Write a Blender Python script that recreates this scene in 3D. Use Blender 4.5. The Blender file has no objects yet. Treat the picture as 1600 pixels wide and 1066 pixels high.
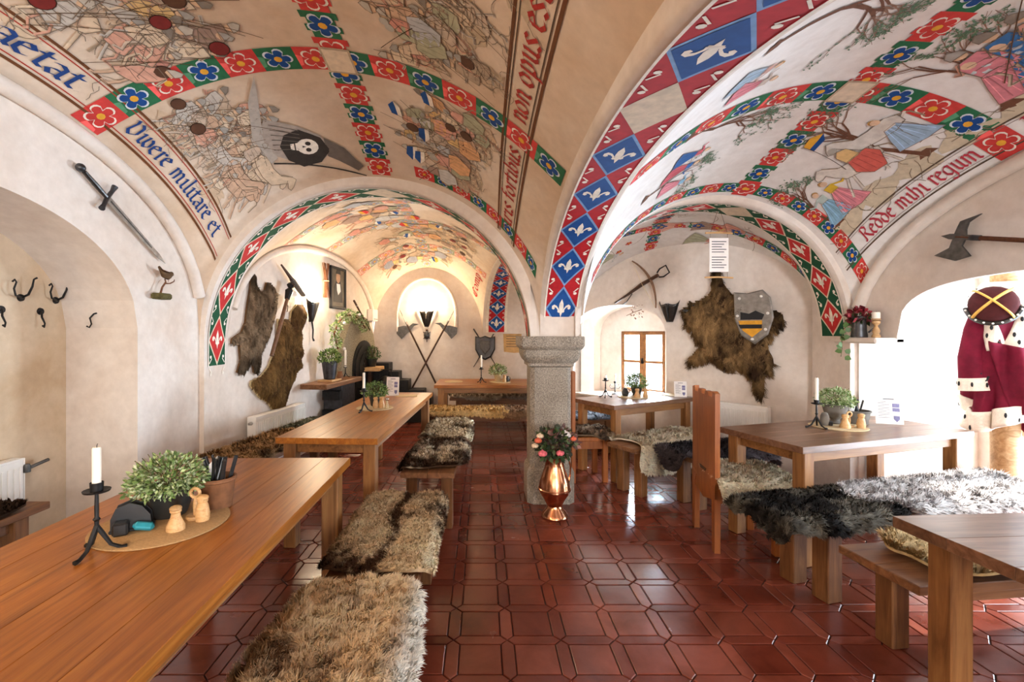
import bpy, bmesh, math, random
import numpy as np
from mathutils import Vector, Matrix
from mathutils.geometry import tessellate_polygon

random.seed(7)
rng = np.random.default_rng(11)
PI = math.pi
sc = bpy.context.scene
C = sc.collection

# ------------------------------------------------------------------ camera
CAM_Z = 1.48
FPX = 725.0
cam_d = bpy.data.cameras.new('camera')
cam = bpy.data.objects.new('camera', cam_d)
C.objects.link(cam)
cam.location = (0, 0, CAM_Z)
cam.rotation_euler = (PI / 2, 0, 0)
cam_d.sensor_width = 36.0
cam_d.lens = FPX / 1600 * 36.0
cam_d.shift_x = 48 / 1600.0
cam_d.shift_y = -13 / 1600.0
cam_d.clip_start = 0.05
sc.camera = cam

# ------------------------------------------------------------------ world, daylight, exposure
w = bpy.data.worlds.new('sky'); sc.world = w
w.use_nodes = True
bg = w.node_tree.nodes['Background']
bg.inputs['Color'].default_value = (0.86, 0.93, 1.0, 1)
bg.inputs['Strength'].default_value = 2.6

def area(name, loc, rot, sx, sy, power, col):
    l = bpy.data.lights.new(name, 'AREA'); l.shape = 'RECTANGLE'
    l.size = sx; l.size_y = sy; l.energy = power; l.color = col
    o = bpy.data.objects.new(name, l); C.objects.link(o)
    o.location = loc; o.rotation_euler = rot
    return o
# daylight outside the door and window glass; the rear pair is added fill
area('daylight_garden_door', (5.0, 2.95, 1.15), (0, math.radians(90), 0), 2.0, 2.3, 320, (0.70, 0.85, 1.0))
area('daylight_small_window', (2.46, 6.61, 1.15), (math.radians(-90), 0, math.radians(-48.7)), 0.75, 0.95, 330, (0.72, 0.86, 1.0))
area('fill_rear_left', (-1.3, -3.75, 1.55), (math.radians(90), 0, 0), 1.5, 1.6, 30, (1.0, 0.93, 0.84))  # added fill behind the camera, at an unseen rear opening
area('fill_rear_right', (1.7, -3.75, 1.55), (math.radians(90), 0, 0), 1.5, 1.6, 230, (0.93, 0.96, 1.0))  # second added fill, at the right rear opening out of view

sun_d = bpy.data.lights.new('sun', 'SUN'); sun_d.energy = 8.0; sun_d.angle = math.radians(1.5); sun_d.color = (1.0, 0.96, 0.9)
sun = bpy.data.objects.new('sun', sun_d); C.objects.link(sun)
sun.rotation_euler = Vector((-math.cos(math.radians(38)), -0.12, -math.sin(math.radians(38)))).to_track_quat('-Z', 'Y').to_euler()

vs = sc.view_settings
vs.view_transform = 'Standard'; vs.look = 'None'; vs.gamma = 1.0
vs.use_curve_mapping = False
vs.exposure = 0.36

# ------------------------------------------------------------------ helpers
def lin(h):
    h = h.lstrip('#')
    r = [int(h[i:i + 2], 16) / 255 for i in (0, 2, 4)]
    return tuple((c / 12.92 if c <= .04045 else ((c + .055) / 1.055) ** 2.4) for c in r)

class MB:
    """collects faces for one mesh object"""
    def __init__(s): s.v = []; s.f = []; s.c = None
    def add(s, vs_, fs, M=None):
        o = len(s.v)
        if M is not None: vs_ = [M @ Vector(p) for p in vs_]
        s.v += [tuple(p) for p in vs_]
        s.f += [tuple(i + o for i in f) for f in fs]
    def box(s, x0, x1, y0, y1, z0, z1, b=0.0, M=None):
        if b <= 0:
            v = [(x, y, z) for x in (x0, x1) for y in (y0, y1) for z in (z0, z1)]
            f = [(0, 1, 3, 2), (4, 6, 7, 5), (0, 4, 5, 1), (2, 3, 7, 6), (0, 2, 6, 4), (1, 5, 7, 3)]
            s.add(v, f, M); return s
        b = min(b, (x1 - x0) * .45, (y1 - y0) * .45, (z1 - z0) * .45)
        cx, cy, cz = (x0 + x1) / 2, (y0 + y1) / 2, (z0 + z1) / 2
        hx, hy, hz = (x1 - x0) / 2, (y1 - y0) / 2, (z1 - z0) / 2
        v = []; idx = {}
        for sx in (-1, 1):
            for sy in (-1, 1):
                for sz in (-1, 1):
                    for a in range(3):
                        h = [hx - b, hy - b, hz - b]; h[a] += b
                        idx[sx, sy, sz, a] = len(v)
                        v.append((cx + sx * h[0], cy + sy * h[1], cz + sz * h[2]))
        f = []
        for a in range(3):
            o1, o2 = [k for k in range(3) if k != a]
            for sg in (-1, 1):
                q = []
                for p1, p2 in ((-1, -1), (1, -1), (1, 1), (-1, 1)):
                    k = [0, 0, 0]; k[a] = sg; k[o1] = p1; k[o2] = p2
                    q.append(idx[k[0], k[1], k[2], a])
                f.append(tuple(q))
            for p1 in (-1, 1):
                for p2 in (-1, 1):
                    k0 = [0, 0, 0]; k1 = [0, 0, 0]
                    k0[a] = -1; k1[a] = 1
                    for k in (k0, k1): k[o1] = p1; k[o2] = p2
                    f.append((idx[(*k0, o1)], idx[(*k1, o1)], idx[(*k1, o2)], idx[(*k0, o2)]))
        for sx in (-1, 1):
            for sy in (-1, 1):
                for sz in (-1, 1):
                    f.append(tuple(idx[sx, sy, sz, a] for a in range(3)))
        s.add(v, f, M); return s
    def lathe(s, prof, n=20, M=None, cap=True):
        v = []; f = []
        for r, z in prof:
            for k in range(n):
                a = 2 * PI * k / n
                v.append((r * math.cos(a), r * math.sin(a), z))
        m = len(prof)
        for i in range(m - 1):
            for k in range(n):
                k2 = (k + 1) % n
                f.append((i * n + k, i * n + k2, (i + 1) * n + k2, (i + 1) * n + k))
        if cap:
            f.append(tuple(range(n))[::-1]); f.append(tuple((m - 1) * n + k for k in range(n)))
        s.add(v, f, M); return s
    def tube(s, pts, rad, n=8, M=None, cap=True, flat=1.0):
        pts = [Vector(p) for p in pts]
        if not hasattr(rad, '__len__'): rad = [rad] * len(pts)
        v = []; f = []
        ref = None
        for i, p in enumerate(pts):
            t = (pts[min(i + 1, len(pts) - 1)] - pts[max(i - 1, 0)])
            if t.length < 1e-9: t = Vector((0, 0, 1))
            t.normalize()
            if ref is None:
                ref = Vector((0, 0, 1)) if abs(t.z) < .9 else Vector((1, 0, 0))
            e1 = ref - t * ref.dot(t)
            if e1.length < 1e-6: e1 = t.orthogonal()
            e1.normalize(); ref = e1
            e2 = t.cross(e1)
            for k in range(n):
                a = 2 * PI * k / n
                v.append(p + (e1 * math.cos(a) + e2 * math.sin(a) * flat) * rad[i])
        for i in range(len(pts) - 1):
            for k in range(n):
                k2 = (k + 1) % n
                f.append((i * n + k, i * n + k2, (i + 1) * n + k2, (i + 1) * n + k))
        if cap:
            f.append(tuple(range(n))[::-1]); f.append(tuple((len(pts) - 1) * n + k for k in range(n)))
        s.add(v, f, M); return s
    def prism(s, poly, z0, z1, M=None, bev=0.0):
        n = len(poly)
        if bev:
            cx = sum(p[0] for p in poly) / n; cy = sum(p[1] for p in poly) / n
            ins = [(cx + (p[0] - cx) * (1 - bev), cy + (p[1] - cy) * (1 - bev)) for p in poly]
            h = (z1 - z0) * .4
            rings = [(poly, z0), (poly, z1 - h), (ins, z1)]
        else:
            rings = [(poly, z0), (poly, z1)]
        v = [(p[0], p[1], z) for q, z in rings for p in q]; f = []
        for r in range(len(rings) - 1):
            for k in range(n):
                k2 = (k + 1) % n
                f.append((r * n + k, r * n + k2, (r + 1) * n + k2, (r + 1) * n + k))
        f.append(tuple(range(n))[::-1]); f.append(tuple((len(rings) - 1) * n + k for k in range(n)))
        s.add(v, f, M); return s
    def grid(s, fn, nu, nv, M=None, wrap=False):
        v = [fn(i / nu, j / nv) for i in range(nu + 1) for j in range(nv + 1)]
        f = [(i * (nv + 1) + j, (i + 1) * (nv + 1) + j, (i + 1) * (nv + 1) + j + 1, i * (nv + 1) + j + 1)
             for i in range(nu) for j in range(nv)]
        s.add(v, f, M); return s
    def sphere(s, c, r, n=10, m=6, M=None, sq=(1, 1, 1)):
        v = []; f = []
        for i in range(m + 1):
            a = PI * i / m - PI / 2
            for k in range(n):
                b = 2 * PI * k / n
                v.append((c[0] + r * sq[0] * math.cos(a) * math.cos(b), c[1] + r * sq[1] * math.cos(a) * math.sin(b), c[2] + r * sq[2] * math.sin(a)))
        for i in range(m):
            for k in range(n):
                k2 = (k + 1) % n
                f.append((i * n + k, i * n + k2, (i + 1) * n + k2, (i + 1) * n + k))
        s.add(v, f, M); return s
    def mesh(s, name, mat, smooth=True, angle=35):
        me = bpy.data.meshes.new(name)
        me.from_pydata(s.v, [], s.f)
        if s.c is not None:
            at = me.color_attributes.new('Col', 'FLOAT_COLOR', 'POINT')
            at.data.foreach_set('color', np.asarray(s.c, dtype=np.float32).ravel())
        me.materials.append(mat)
        if smooth:
            me.polygons.foreach_set('use_smooth', [True] * len(me.polygons))
            try: me.set_sharp_from_angle(angle=math.radians(angle))
            except Exception: pass
        me.update()
        return me
    def build(s, name, mat, parent=None, smooth=True, loc=None, rz=None, angle=35):
        o = bpy.data.objects.new(name, s.mesh(name, mat, smooth, angle))
        C.objects.link(o)
        if parent is not None: o.parent = parent
        if loc is not None: o.location = loc
        if rz is not None: o.rotation_euler = (0, 0, rz)
        return o

def tag(o, label=None, cat=None, group=None, kind=None):
    if label: o['label'] = label
    if cat: o['category'] = cat
    if group: o['group'] = group
    if kind: o['kind'] = kind
    return o
def thing(name, label, cat, loc=(0, 0, 0), rz=0, group=None, rot=None):
    o = bpy.data.objects.new(name, None); C.objects.link(o)
    o.empty_display_size = .1
    o.location = loc; o.rotation_euler = rot if rot else (0, 0, rz)
    return tag(o, label, cat, group)
def struct(name, mb, mat, parent=None, smooth=True, label=None, angle=35):
    o = mb.build(name, mat, parent, smooth, angle=angle)
    if parent is None: o['kind'] = 'structure'
    if label: o['label'] = label
    return o
def inst(name, me, parent=None, loc=(0, 0, 0), rot=None):
    o = bpy.data.objects.new(name, me); C.objects.link(o); o.parent = parent; o.location = loc
    if rot: o.rotation_euler = rot
    return o
def T(x, y, z): return Matrix.Translation((x, y, z))
def RX(a): return Matrix.Rotation(a, 4, 'X')
def RY(a): return Matrix.Rotation(a, 4, 'Y')
def RZ(a): return Matrix.Rotation(a, 4, 'Z')
def frame(o, ex, ey, ez):
    m = Matrix.Identity(4)
    for i in range(3):
        m[i][0] = ex[i]; m[i][1] = ey[i]; m[i][2] = ez[i]; m[i][3] = o[i]
    return m

# ------------------------------------------------------------------ materials
def newmat(name, rough=.7, metal=0.0, spec=.5):
    m = bpy.data.materials.new(name); m.use_nodes = True
    nt = m.node_tree; b = nt.nodes['Principled BSDF']
    b.inputs['Roughness'].default_value = rough; b.inputs['Metallic'].default_value = metal
    b.inputs['Specular IOR Level'].default_value = spec
    return m, nt, b
def nd(nt, t, **kw):
    n = nt.nodes.new(t)
    for k, v in kw.items():
        if k in n.inputs: n.inputs[k].default_value = v
        else: setattr(n, k, v)
    return n
def ramp(nt, src, stops, out='Fac'):
    r = nt.nodes.new('ShaderNodeValToRGB'); e = r.color_ramp.elements
    while len(e) < len(stops): e.new(.5)
    for i, (p, c) in enumerate(stops):
        e[i].position = p; e[i].color = (*c, 1)
    nt.links.new(src, r.inputs['Fac']); return r.outputs['Color']
def coords(nt, kind='Object', scale=(1, 1, 1), rand=False):
    tc = nt.nodes.new('ShaderNodeTexCoord'); mp = nt.nodes.new('ShaderNodeMapping')
    if kind == 'World':
        g = nt.nodes.new('ShaderNodeNewGeometry'); nt.links.new(g.outputs['Position'], mp.inputs['Vector'])
    else: nt.links.new(tc.outputs[kind], mp.inputs['Vector'])
    mp.inputs['Scale'].default_value = scale
    if rand:
        oi = nt.nodes.new('ShaderNodeObjectInfo'); mu = nt.nodes.new('ShaderNodeMath'); mu.operation = 'MULTIPLY'
        mu.inputs[1].default_value = 37.0; nt.links.new(oi.outputs['Random'], mu.inputs[0])
        cb = nt.nodes.new('ShaderNodeCombineXYZ')
        for k in range(3): nt.links.new(mu.outputs[0], cb.inputs[k])
        nt.links.new(cb.outputs[0], mp.inputs['Location'])
    return mp.outputs['Vector']
def noise(nt, vec, scale, detail=4, rough=.55, dist=0):
    n = nd(nt, 'ShaderNodeTexNoise', Scale=scale, Detail=detail, Roughness=rough, Distortion=dist)
    nt.links.new(vec, n.inputs['Vector']); return n.outputs['Fac']
def bump(nt, b, src, strength=.2, dist=.01):
    bp = nd(nt, 'ShaderNodeBump', Strength=strength, Distance=dist)
    nt.links.new(src, bp.inputs['Height']); nt.links.new(bp.outputs['Normal'], b.inputs['Normal'])
def mixc(nt, fac, a, bcol, mode='MIX'):
    m = nt.nodes.new('ShaderNodeMix'); m.data_type = 'RGBA'; m.blend_type = mode
    if isinstance(fac, (int, float)): m.inputs[0].default_value = fac
    else: nt.links.new(fac, m.inputs[0])
    for s_, i in ((a, 6), (bcol, 7)):
        if isinstance(s_, tuple): m.inputs[i].default_value = (*s_[:3], 1)
        else: nt.links.new(s_, m.inputs[i])
    return m.outputs[2]

def plaster(name, base, stain, rough=.85, sc_=1.3):
    m, nt, b = newmat(name, rough, 0, .25)
    v = coords(nt, 'World')
    n1 = noise(nt, v, sc_, 6, .6, .4); n2 = noise(nt, v, 14, 5, .6)
    c1 = ramp(nt, n1, [(.38, stain), (.62, base)])
    c2 = ramp(nt, n2, [(.3, (.88, .87, .86)), (.7, (1, 1, 1))])
    nt.links.new(mixc(nt, 1.0, c1, c2, 'MULTIPLY'), b.inputs['Base Color'])
    bump(nt, b, n2, .12, .012); return m
def solid(name, col, rough=.6, metal=0., spec=.5, var=.15, vs_=20, bmp=0.0):
    m, nt, b = newmat(name, rough, metal, spec)
    v = coords(nt, 'Object', rand=True)
    n1 = noise(nt, v, vs_, 4)
    d = tuple(max(0, c * (1 - var)) for c in col); l = tuple(min(1, c * (1 + var)) for c in col)
    nt.links.new(ramp(nt, n1, [(.3, d), (.7, l)]), b.inputs['Base Color'])
    if bmp: bump(nt, b, n1, bmp, .01)
    return m
def wood(name, c1, c2, c3, rough=.45, scale=1.0, spec=.4, up=False):
    m, nt, b = newmat(name, rough, 0, spec)
    ax = lambda a, b_: (b_ * scale, b_ * scale, a * scale) if up else (a * scale, b_ * scale, b_ * scale)
    v = coords(nt, 'Object', ax(1.3, 16), True)
    n1 = noise(nt, v, 1.6, 6, .6, 1.2)
    v2 = coords(nt, 'Object', ax(2.5, 70), True); n2 = noise(nt, v2, 2.2, 3)
    v3 = coords(nt, 'Object', (1, 2, 2), True); n3 = noise(nt, v3, 2.2, 3)
    col = ramp(nt, n1, [(.28, c1), (.5, c2), (.72, c3)])
    col = mixc(nt, 1.0, col, ramp(nt, n2, [(.3, (.9, .89, .87)), (.62, (1, 1, 1))]), 'MULTIPLY')
    col = mixc(nt, 1.0, col, ramp(nt, n3, [(.3, (.8, .78, .76)), (.7, (1.12, 1.1, 1.08))]), 'MULTIPLY')
    oi = nt.nodes.new('ShaderNodeObjectInfo')
    col = mixc(nt, 1.0, col, ramp(nt, oi.outputs['Random'], [(0, (.93, .92, .91)), (1, (1.05, 1.05, 1.05))]), 'MULTIPLY')
    nt.links.new(col, b.inputs['Base Color'])
    bump(nt, b, n2, .08, .004); return m
def vcol(name, rough=.8, spec=.2, noise_amt=.12, nscale=30, sub=0):
    m, nt, b = newmat(name, rough, 0, spec)
    a = nt.nodes.new('ShaderNodeVertexColor'); a.layer_name = 'Col'
    n1 = noise(nt, coords(nt, 'World'), nscale, 3)
    c = mixc(nt, 1.0, a.outputs['Color'], ramp(nt, n1, [(.3, (1 - noise_amt,) * 3), (.7, (1 + noise_amt,) * 3)]), 'MULTIPLY')
    nt.links.new(c, b.inputs['Base Color']); return m

MAT = {}
MAT['plaster'] = plaster('plaster', lin('#ece3da'), lin('#dfd0c2'))
MAT['vault'] = plaster('vault_plaster', lin('#e8d8c6'), lin('#d8bfa4'), sc_=1.0)
MAT['vaultr'] = plaster('vault_plaster_pale', lin('#f5f3f1'), lin('#eae4de'), sc_=1.0)
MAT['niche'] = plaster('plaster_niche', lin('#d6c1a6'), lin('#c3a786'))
MAT['paint'] = vcol('mural_paint', .8, .2, .13, 22)
MAT['letter'] = vcol('letter_paint', .8, .2, .2, 40)
MAT['fur'] = vcol('fur', .85, .12, .10, 60)
MAT['leaf'] = vcol('leaf', .55, .35, .15, 60)
MAT['roof'] = solid('roof_underside', (.2, .18, .16), .9)
# granite
m, nt, b = newmat('granite', .75, 0, .3)
v = coords(nt, 'World'); n1 = noise(nt, v, 90, 6, .8); n2 = noise(nt, v, 5, 4)
c = ramp(nt, n1, [(.32, lin('#3d3833')), (.46, lin('#8f8578')), (.58, lin('#b3a797')), (.7, lin('#d6cdbf'))])
c = mixc(nt, 1.0, c, ramp(nt, n2, [(.3, (.72, .7, .68)), (.7, (1.0, 1.0, 1.0))]), 'MULTIPLY')
nt.links.new(c, b.inputs['Base Color']); bump(nt, b, n1, .35, .008); MAT['granite'] = m
m, nt, b = newmat('oven_stone', .85, 0, .2)
v = coords(nt, 'World'); n1 = noise(nt, v, 70, 6, .8); n2 = noise(nt, v, 4, 4)
c = ramp(nt, n1, [(.34, lin('#544d3e')), (.5, lin('#857c68')), (.68, lin('#a89d88'))])
nt.links.new(c, b.inputs['Base Color']); bump(nt, b, n1, .4, .01); MAT['ovenstone'] = m
# floor tiles
m, nt, b = newmat('clay_tile', .22, 0, .55)
oi = nt.nodes.new('ShaderNodeObjectInfo'); g = nt.nodes.new('ShaderNodeNewGeometry')
ad = nt.nodes.new('ShaderNodeMath'); ad.operation = 'ADD'
nt.links.new(oi.outputs['Random'], ad.inputs[0]); nt.links.new(g.outputs['Random Per Island'], ad.inputs[1])
fr = nt.nodes.new('ShaderNodeMath'); fr.operation = 'FRACT'; nt.links.new(ad.outputs[0], fr.inputs[0])
c = ramp(nt, fr.outputs[0], [(0, lin('#662a1c')), (.5, lin('#753626')), (1, lin('#834231'))])
v = coords(nt, 'World'); n1 = noise(nt, v, 3.5, 6, .6, .5); n2 = noise(nt, v, 40, 4)
c = mixc(nt, 1.0, c, ramp(nt, n1, [(.3, (.62, .58, .56)), (.62, (1.1, 1.08, 1.05))]), 'MULTIPLY')
nt.links.new(c, b.inputs['Base Color'])
rr = ramp(nt, n1, [(.3, (.13,) * 3), (.75, (.30,) * 3)]); nt.links.new(rr, b.inputs['Roughness'])
bump(nt, b, noise(nt, v, 9, 3), .12, .01); MAT['tile'] = m
MAT['grout'] = solid('grout', lin('#3a1c14'), .8, 0, .2)

MAT['oak'] = wood('oak_table', lin('#7e4713'), lin('#9e5f20'), lin('#b2742c'), .36)
MAT['oak_edge'] = wood('oak_leg', lin('#6d4524'), lin('#94663a'), lin('#a97a48'), .5)
MAT['walnut'] = wood('brown_table', lin('#593b29'), lin('#785640'), lin('#8f6c52'), .30)
MAT['bench'] = wood('bench_wood', lin('#5f3d24'), lin('#83593a'), lin('#99704c'), .48)
MAT['chairw'] = wood('chair_wood', lin('#86471c'), lin('#9e5a28'), lin('#ab6831'), .42, up=True)
MAT['oak_leg'] = wood('oak_leg_upright', lin('#6d4524'), lin('#94663a'), lin('#a97a48'), .5, up=True)
MAT['bench_leg'] = wood('bench_leg_upright', lin('#5c391f'), lin('#7d5330'), lin('#93683f'), .48, up=True)
MAT['log'] = wood('log', lin('#9a7148'), lin('#c09a6c'), lin('#d6b68a'), .65)
MAT['pale_wood'] = wood('pale_wood', lin('#b98a55'), lin('#d3a873'), lin('#e0bb8a'), .5, 4)
MAT['dark_wood'] = wood('dark_wood', lin('#2c1a10'), lin('#472c1a'), lin('#5c3b22'), .5)
MAT['frame_wood'] = wood('window_wood', lin('#6b4426'), lin('#87592f'), lin('#986a3a'), .5)
MAT['iron'] = solid('black_iron', (.018, .017, .017), .5, .6, .5, .3, 30, .1)
MAT['steel'] = solid('steel', (.42, .41, .39), .35, 1.0, .5, .3, 25, .05)
MAT['dsteel'] = solid('dark_steel', (.11, .105, .10), .5, .9, .5, .35, 25, .1)
MAT['pewter'] = solid('pewter', (.07, .07, .075), .4, .8, .5, .3, 20)
MAT['copper'] = solid('copper', (.78, .36, .19), .2, 1.0, .5, .18, 12, .05)
MAT['wax'] = solid('wax', lin('#f3ecdd'), .5, 0, .4, .05)
MAT['greypot'] = solid('grey_pot', lin('#6e6860'), .8, 0, .3, .2, 25, .1)
MAT['darkpot'] = solid('dark_pot', lin('#2c2c2a'), .35, 0, .5, .2, 25)
MAT['terracotta'] = solid('terracotta', lin('#7d5438'), .75, 0, .3, .2, 35, .15)
MAT['soil'] = solid('soil', lin('#2b2018'), .95, 0, .1, .4, 60, .5)
MAT['white_metal'] = solid('white_enamel', lin('#ece7df'), .35, 0, .5, .03)
MAT['black_plastic'] = solid('black_plastic', (.012, .012, .013), .35, 0, .5, .2)
MAT['teal'] = solid('teal_plastic', lin('#2b93a5'), .4, 0, .5, .2)
MAT['cork'] = solid('cork_mat', lin('#a9865c'), .85, 0, .2, .18, 120, .2)
MAT['straw'] = solid('straw_mat', lin('#c7b08a'), .85, 0, .2, .15, 90, .2)
MAT['paper'] = solid('paper', lin('#efe9e4'), .8, 0, .2, .03)
MAT['parch'] = solid('parchment', lin('#cfa873'), .85, 0, .2, .15, 15)
MAT['print_v'] = solid('violet_print', lin('#7d7a9c'), .8, 0, .2, .2, 60)
MAT['print_d'] = solid('dark_print', lin('#45444c'), .8, 0, .2, .2, 60)
MAT['velvet'] = solid('crimson_velvet', lin('#6a1028'), .8, 0, .2, .25, 14, .15)
MAT['cap_velvet'] = solid('maroon_velvet', lin('#43191a'), .85, 0, .2, .2, 30, .1)
MAT['lining'] = solid('crimson_lining', lin('#c22050'), .5, 0, .3, .15, 14)
MAT['ermine'] = solid('ermine', lin('#eee2d2'), .95, 0, .1, .07, 60, .4)
MAT['gold'] = solid('gold_braid', lin('#c79a45'), .5, .4, .5, .2, 60)
MAT['leather'] = solid('black_leather', (.02, .016, .014), .3, 0, .5, .3, 30, .15)
MAT['shieldm'] = solid('shield_grey', lin('#8d8780'), .5, .5, .4, .25, 18)
MAT['yellow'] = solid('yellow_paint', lin('#d79a2c'), .6, 0, .3, .15)
MAT['blackp'] = solid('black_paint', (.015, .015, .017), .6, 0, .3, .15)
MAT['bone'] = solid('rawhide', lin('#d8c193'), .8, 0, .2, .2, 30)
MAT['brown'] = solid('brown_hide', lin('#6b4c30'), .85, 0, .2, .3, 20, .2)
MAT['bark'] = solid('twig_bark', lin('#6f4a35'), .85, 0, .2, .3, 40, .2)
MAT['ash'] = solid('weathered_wood', lin('#7a5a44'), .7, 0, .3, .25, 30, .1)
MAT['rust'] = solid('rope_brown', lin('#5e3a26'), .8, 0, .2, .25, 60, .2)
MAT['portrait_bg'] = solid('portrait_ground', lin('#5b5245'), .6, 0, .3, .35, 8)
MAT['skin'] = solid('painted_face', lin('#b08a6c'), .6, 0, .3, .15, 30)
MAT['pinkfl'] = solid('pink_petal', lin('#e5737c'), .6, 0, .3, .2, 50)
MAT['creamfl'] = solid('cream_petal', lin('#ecd3b4'), .6, 0, .3, .15, 50)
MAT['whitefl'] = solid('white_petal', lin('#e4dcd8'), .6, 0, .3, .1, 50)
MAT['redfl'] = solid('red_petal', lin('#8c2430'), .6, 0, .3, .3, 50)
MAT['duskfl'] = solid('dusky_petal', lin('#8a5d58'), .7, 0, .3, .3, 50)
MAT['orangefl'] = solid('coral_petal', lin('#dd6a4c'), .6, 0, .3, .2, 50)
MAT['feather'] = solid('brown_feather', lin('#5b4630'), .8, 0, .2, .4, 45, .2)
MAT['moss'] = solid('mossy_stone', lin('#5d5636'), .9, 0, .2, .4, 40, .4)
MAT['greystone'] = solid('grey_stone', lin('#8e8a7e'), .85, 0, .2, .3, 8, .3)
m, nt, b = newmat('window_glass', .03, 0, .5)
gl = nt.nodes.new('ShaderNodeBsdfGlossy'); gl.inputs['Roughness'].default_value = .02
tr = nt.nodes.new('ShaderNodeBsdfTransparent'); mx = nt.nodes.new('ShaderNodeMixShader'); mx.inputs[0].default_value = .06
nt.links.new(tr.outputs[0], mx.inputs[1]); nt.links.new(gl.outputs[0], mx.inputs[2])
nt.links.new(mx.outputs[0], nt.nodes['Material Output'].inputs['Surface']); MAT['glass'] = m
m, nt, b = newmat('clear_glass', .05, 0, .5)
gl = nt.nodes.new('ShaderNodeBsdfGlossy'); gl.inputs['Roughness'].default_value = .05
tr = nt.nodes.new('ShaderNodeBsdfTransparent'); tr.inputs['Color'].default_value = (.8, .82, .84, 1)
mx = nt.nodes.new('ShaderNodeMixShader'); mx.inputs[0].default_value = .15
nt.links.new(tr.outputs[0], mx.inputs[1]); nt.links.new(gl.outputs[0], mx.inputs[2])
nt.links.new(mx.outputs[0], nt.nodes['Material Output'].inputs['Surface']); MAT['clear'] = m
m, nt, b = newmat('lamp_glow', .5)
b.inputs['Emission Color'].default_value = (1, .82, .55, 1); b.inputs['Emission Strength'].default_value = 30
MAT['glow'] = m

# ================================================================== STRUCTURE
def arc(t, n=2.0):
    q = abs(2 * t - 1)
    return max(0.0, 1 - min(1, q) ** n) ** (1 / n)
Z0 = 1.45
class Bay:
    def __init__(s, P00, P10, P11, P01, HL, HR, HN, HF, p, nt_=2.0, ns=2.0):
        s.P = [Vector((*q, 0)) for q in (P00, P10, P11, P01)]
        s.HL, s.HR, s.HN, s.HF, s.p, s.nt, s.ns = HL, HR, HN, HF, p, nt_, ns
    def z(s, a, b):
        A = (s.HL * (1 - a) + s.HR * a) * arc(b, s.nt)
        B = (s.HN * (1 - b) + s.HF * b) * arc(a, s.ns)
        return Z0 + (A ** s.p + B ** s.p) ** (1 / s.p)
    def pt(s, a, b):
        P = s.P
        q = P[0] * (1 - a) * (1 - b) + P[1] * a * (1 - b) + P[2] * a * b + P[3] * (1 - a) * b
        return Vector((q.x, q.y, s.z(min(1, max(0, a)), min(1, max(0, b)))))
    def fr(s, a, b, e=.004):
        a = min(.985, max(.015, a)); b = min(.985, max(.015, b))
        da = (s.pt(a + e, b) - s.pt(a - e, b)) / (2 * e)
        db = (s.pt(a, b + e) - s.pt(a, b - e)) / (2 * e)
        n = da.cross(db); n.normalize()
        if n.z > 0: n = -n
        return da, db, n
    def off(s, a, b, o):
        return s.pt(a, b) + s.fr(a, b)[2] * o
    def mesh(s, name, mat, n=56):
        mb = MB()
        cs = lambda t: (1 - math.cos(PI * t)) / 2
        mb.grid(lambda u, v: s.pt(cs(u) * .6 + u * .4, cs(v) * .6 + v * .4), n, n)
        return struct(name, mb, mat, angle=180)

YA0, YA1 = 3.95, 4.32
bayLF = Bay((-2.4, 0), (.5, 0), (.5, YA0), (-2.4, YA0), 1.30, .98, 1.35, 1.36, 2.35, 2.3, 2.0)
bayRF = Bay((.86, 0), (3.2, 0), (3.2, YA0), (.86, YA0), .98, 1.15, 1.18, 1.20, 2.5, 2.1, 2.0)
bayLB = Bay((-2.36, YA1), (.5, YA1), (.02, 8.0), (-1.86, 8.0), 1.12, 1.06, 1.36, 1.15, 2.6, 2.2, 2.0)
HW0 = Vector((1.25, 6.65, 0)); HW1 = Vector((3.3, 4.32, 0))
bayRB = Bay((.86, YA1), (3.15, YA1), (3.3, 4.36), (1.25, 6.65), 1.0, .25, 1.18, 1.06, 2.8, 2.0, 2.0)
ceilLF = bayLF.mesh('ceiling', MAT['vault']); ceilLF['label'] = 'cream painted vault over the near left tables'
ceilRF = bayRF.mesh('ceiling', MAT['vaultr']); ceilRF['label'] = 'pale painted vault over the near right tables'
ceilLB = bayLB.mesh('ceiling', MAT['vault']); ceilLB['label'] = 'painted vault over the back room with the oven'
ceilRB = bayRB.mesh('ceiling', MAT['vaultr']); ceilRB['label'] = 'painted vault over the hide wall and small window'
mb = MB(); mb.box(-3.6, 5.2, -3.9, 8.4, 3.45, 3.6)
o = struct('ceiling', mb, MAT['roof']); o['label'] = 'slab above the vaults'
mb = MB(); mb.box(-3.2, 3.5, -3.6, -.36, 2.85, 2.95)
o = struct('ceiling', mb, MAT['plaster']); o['label'] = 'flat plaster ceiling behind the camera'

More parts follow.
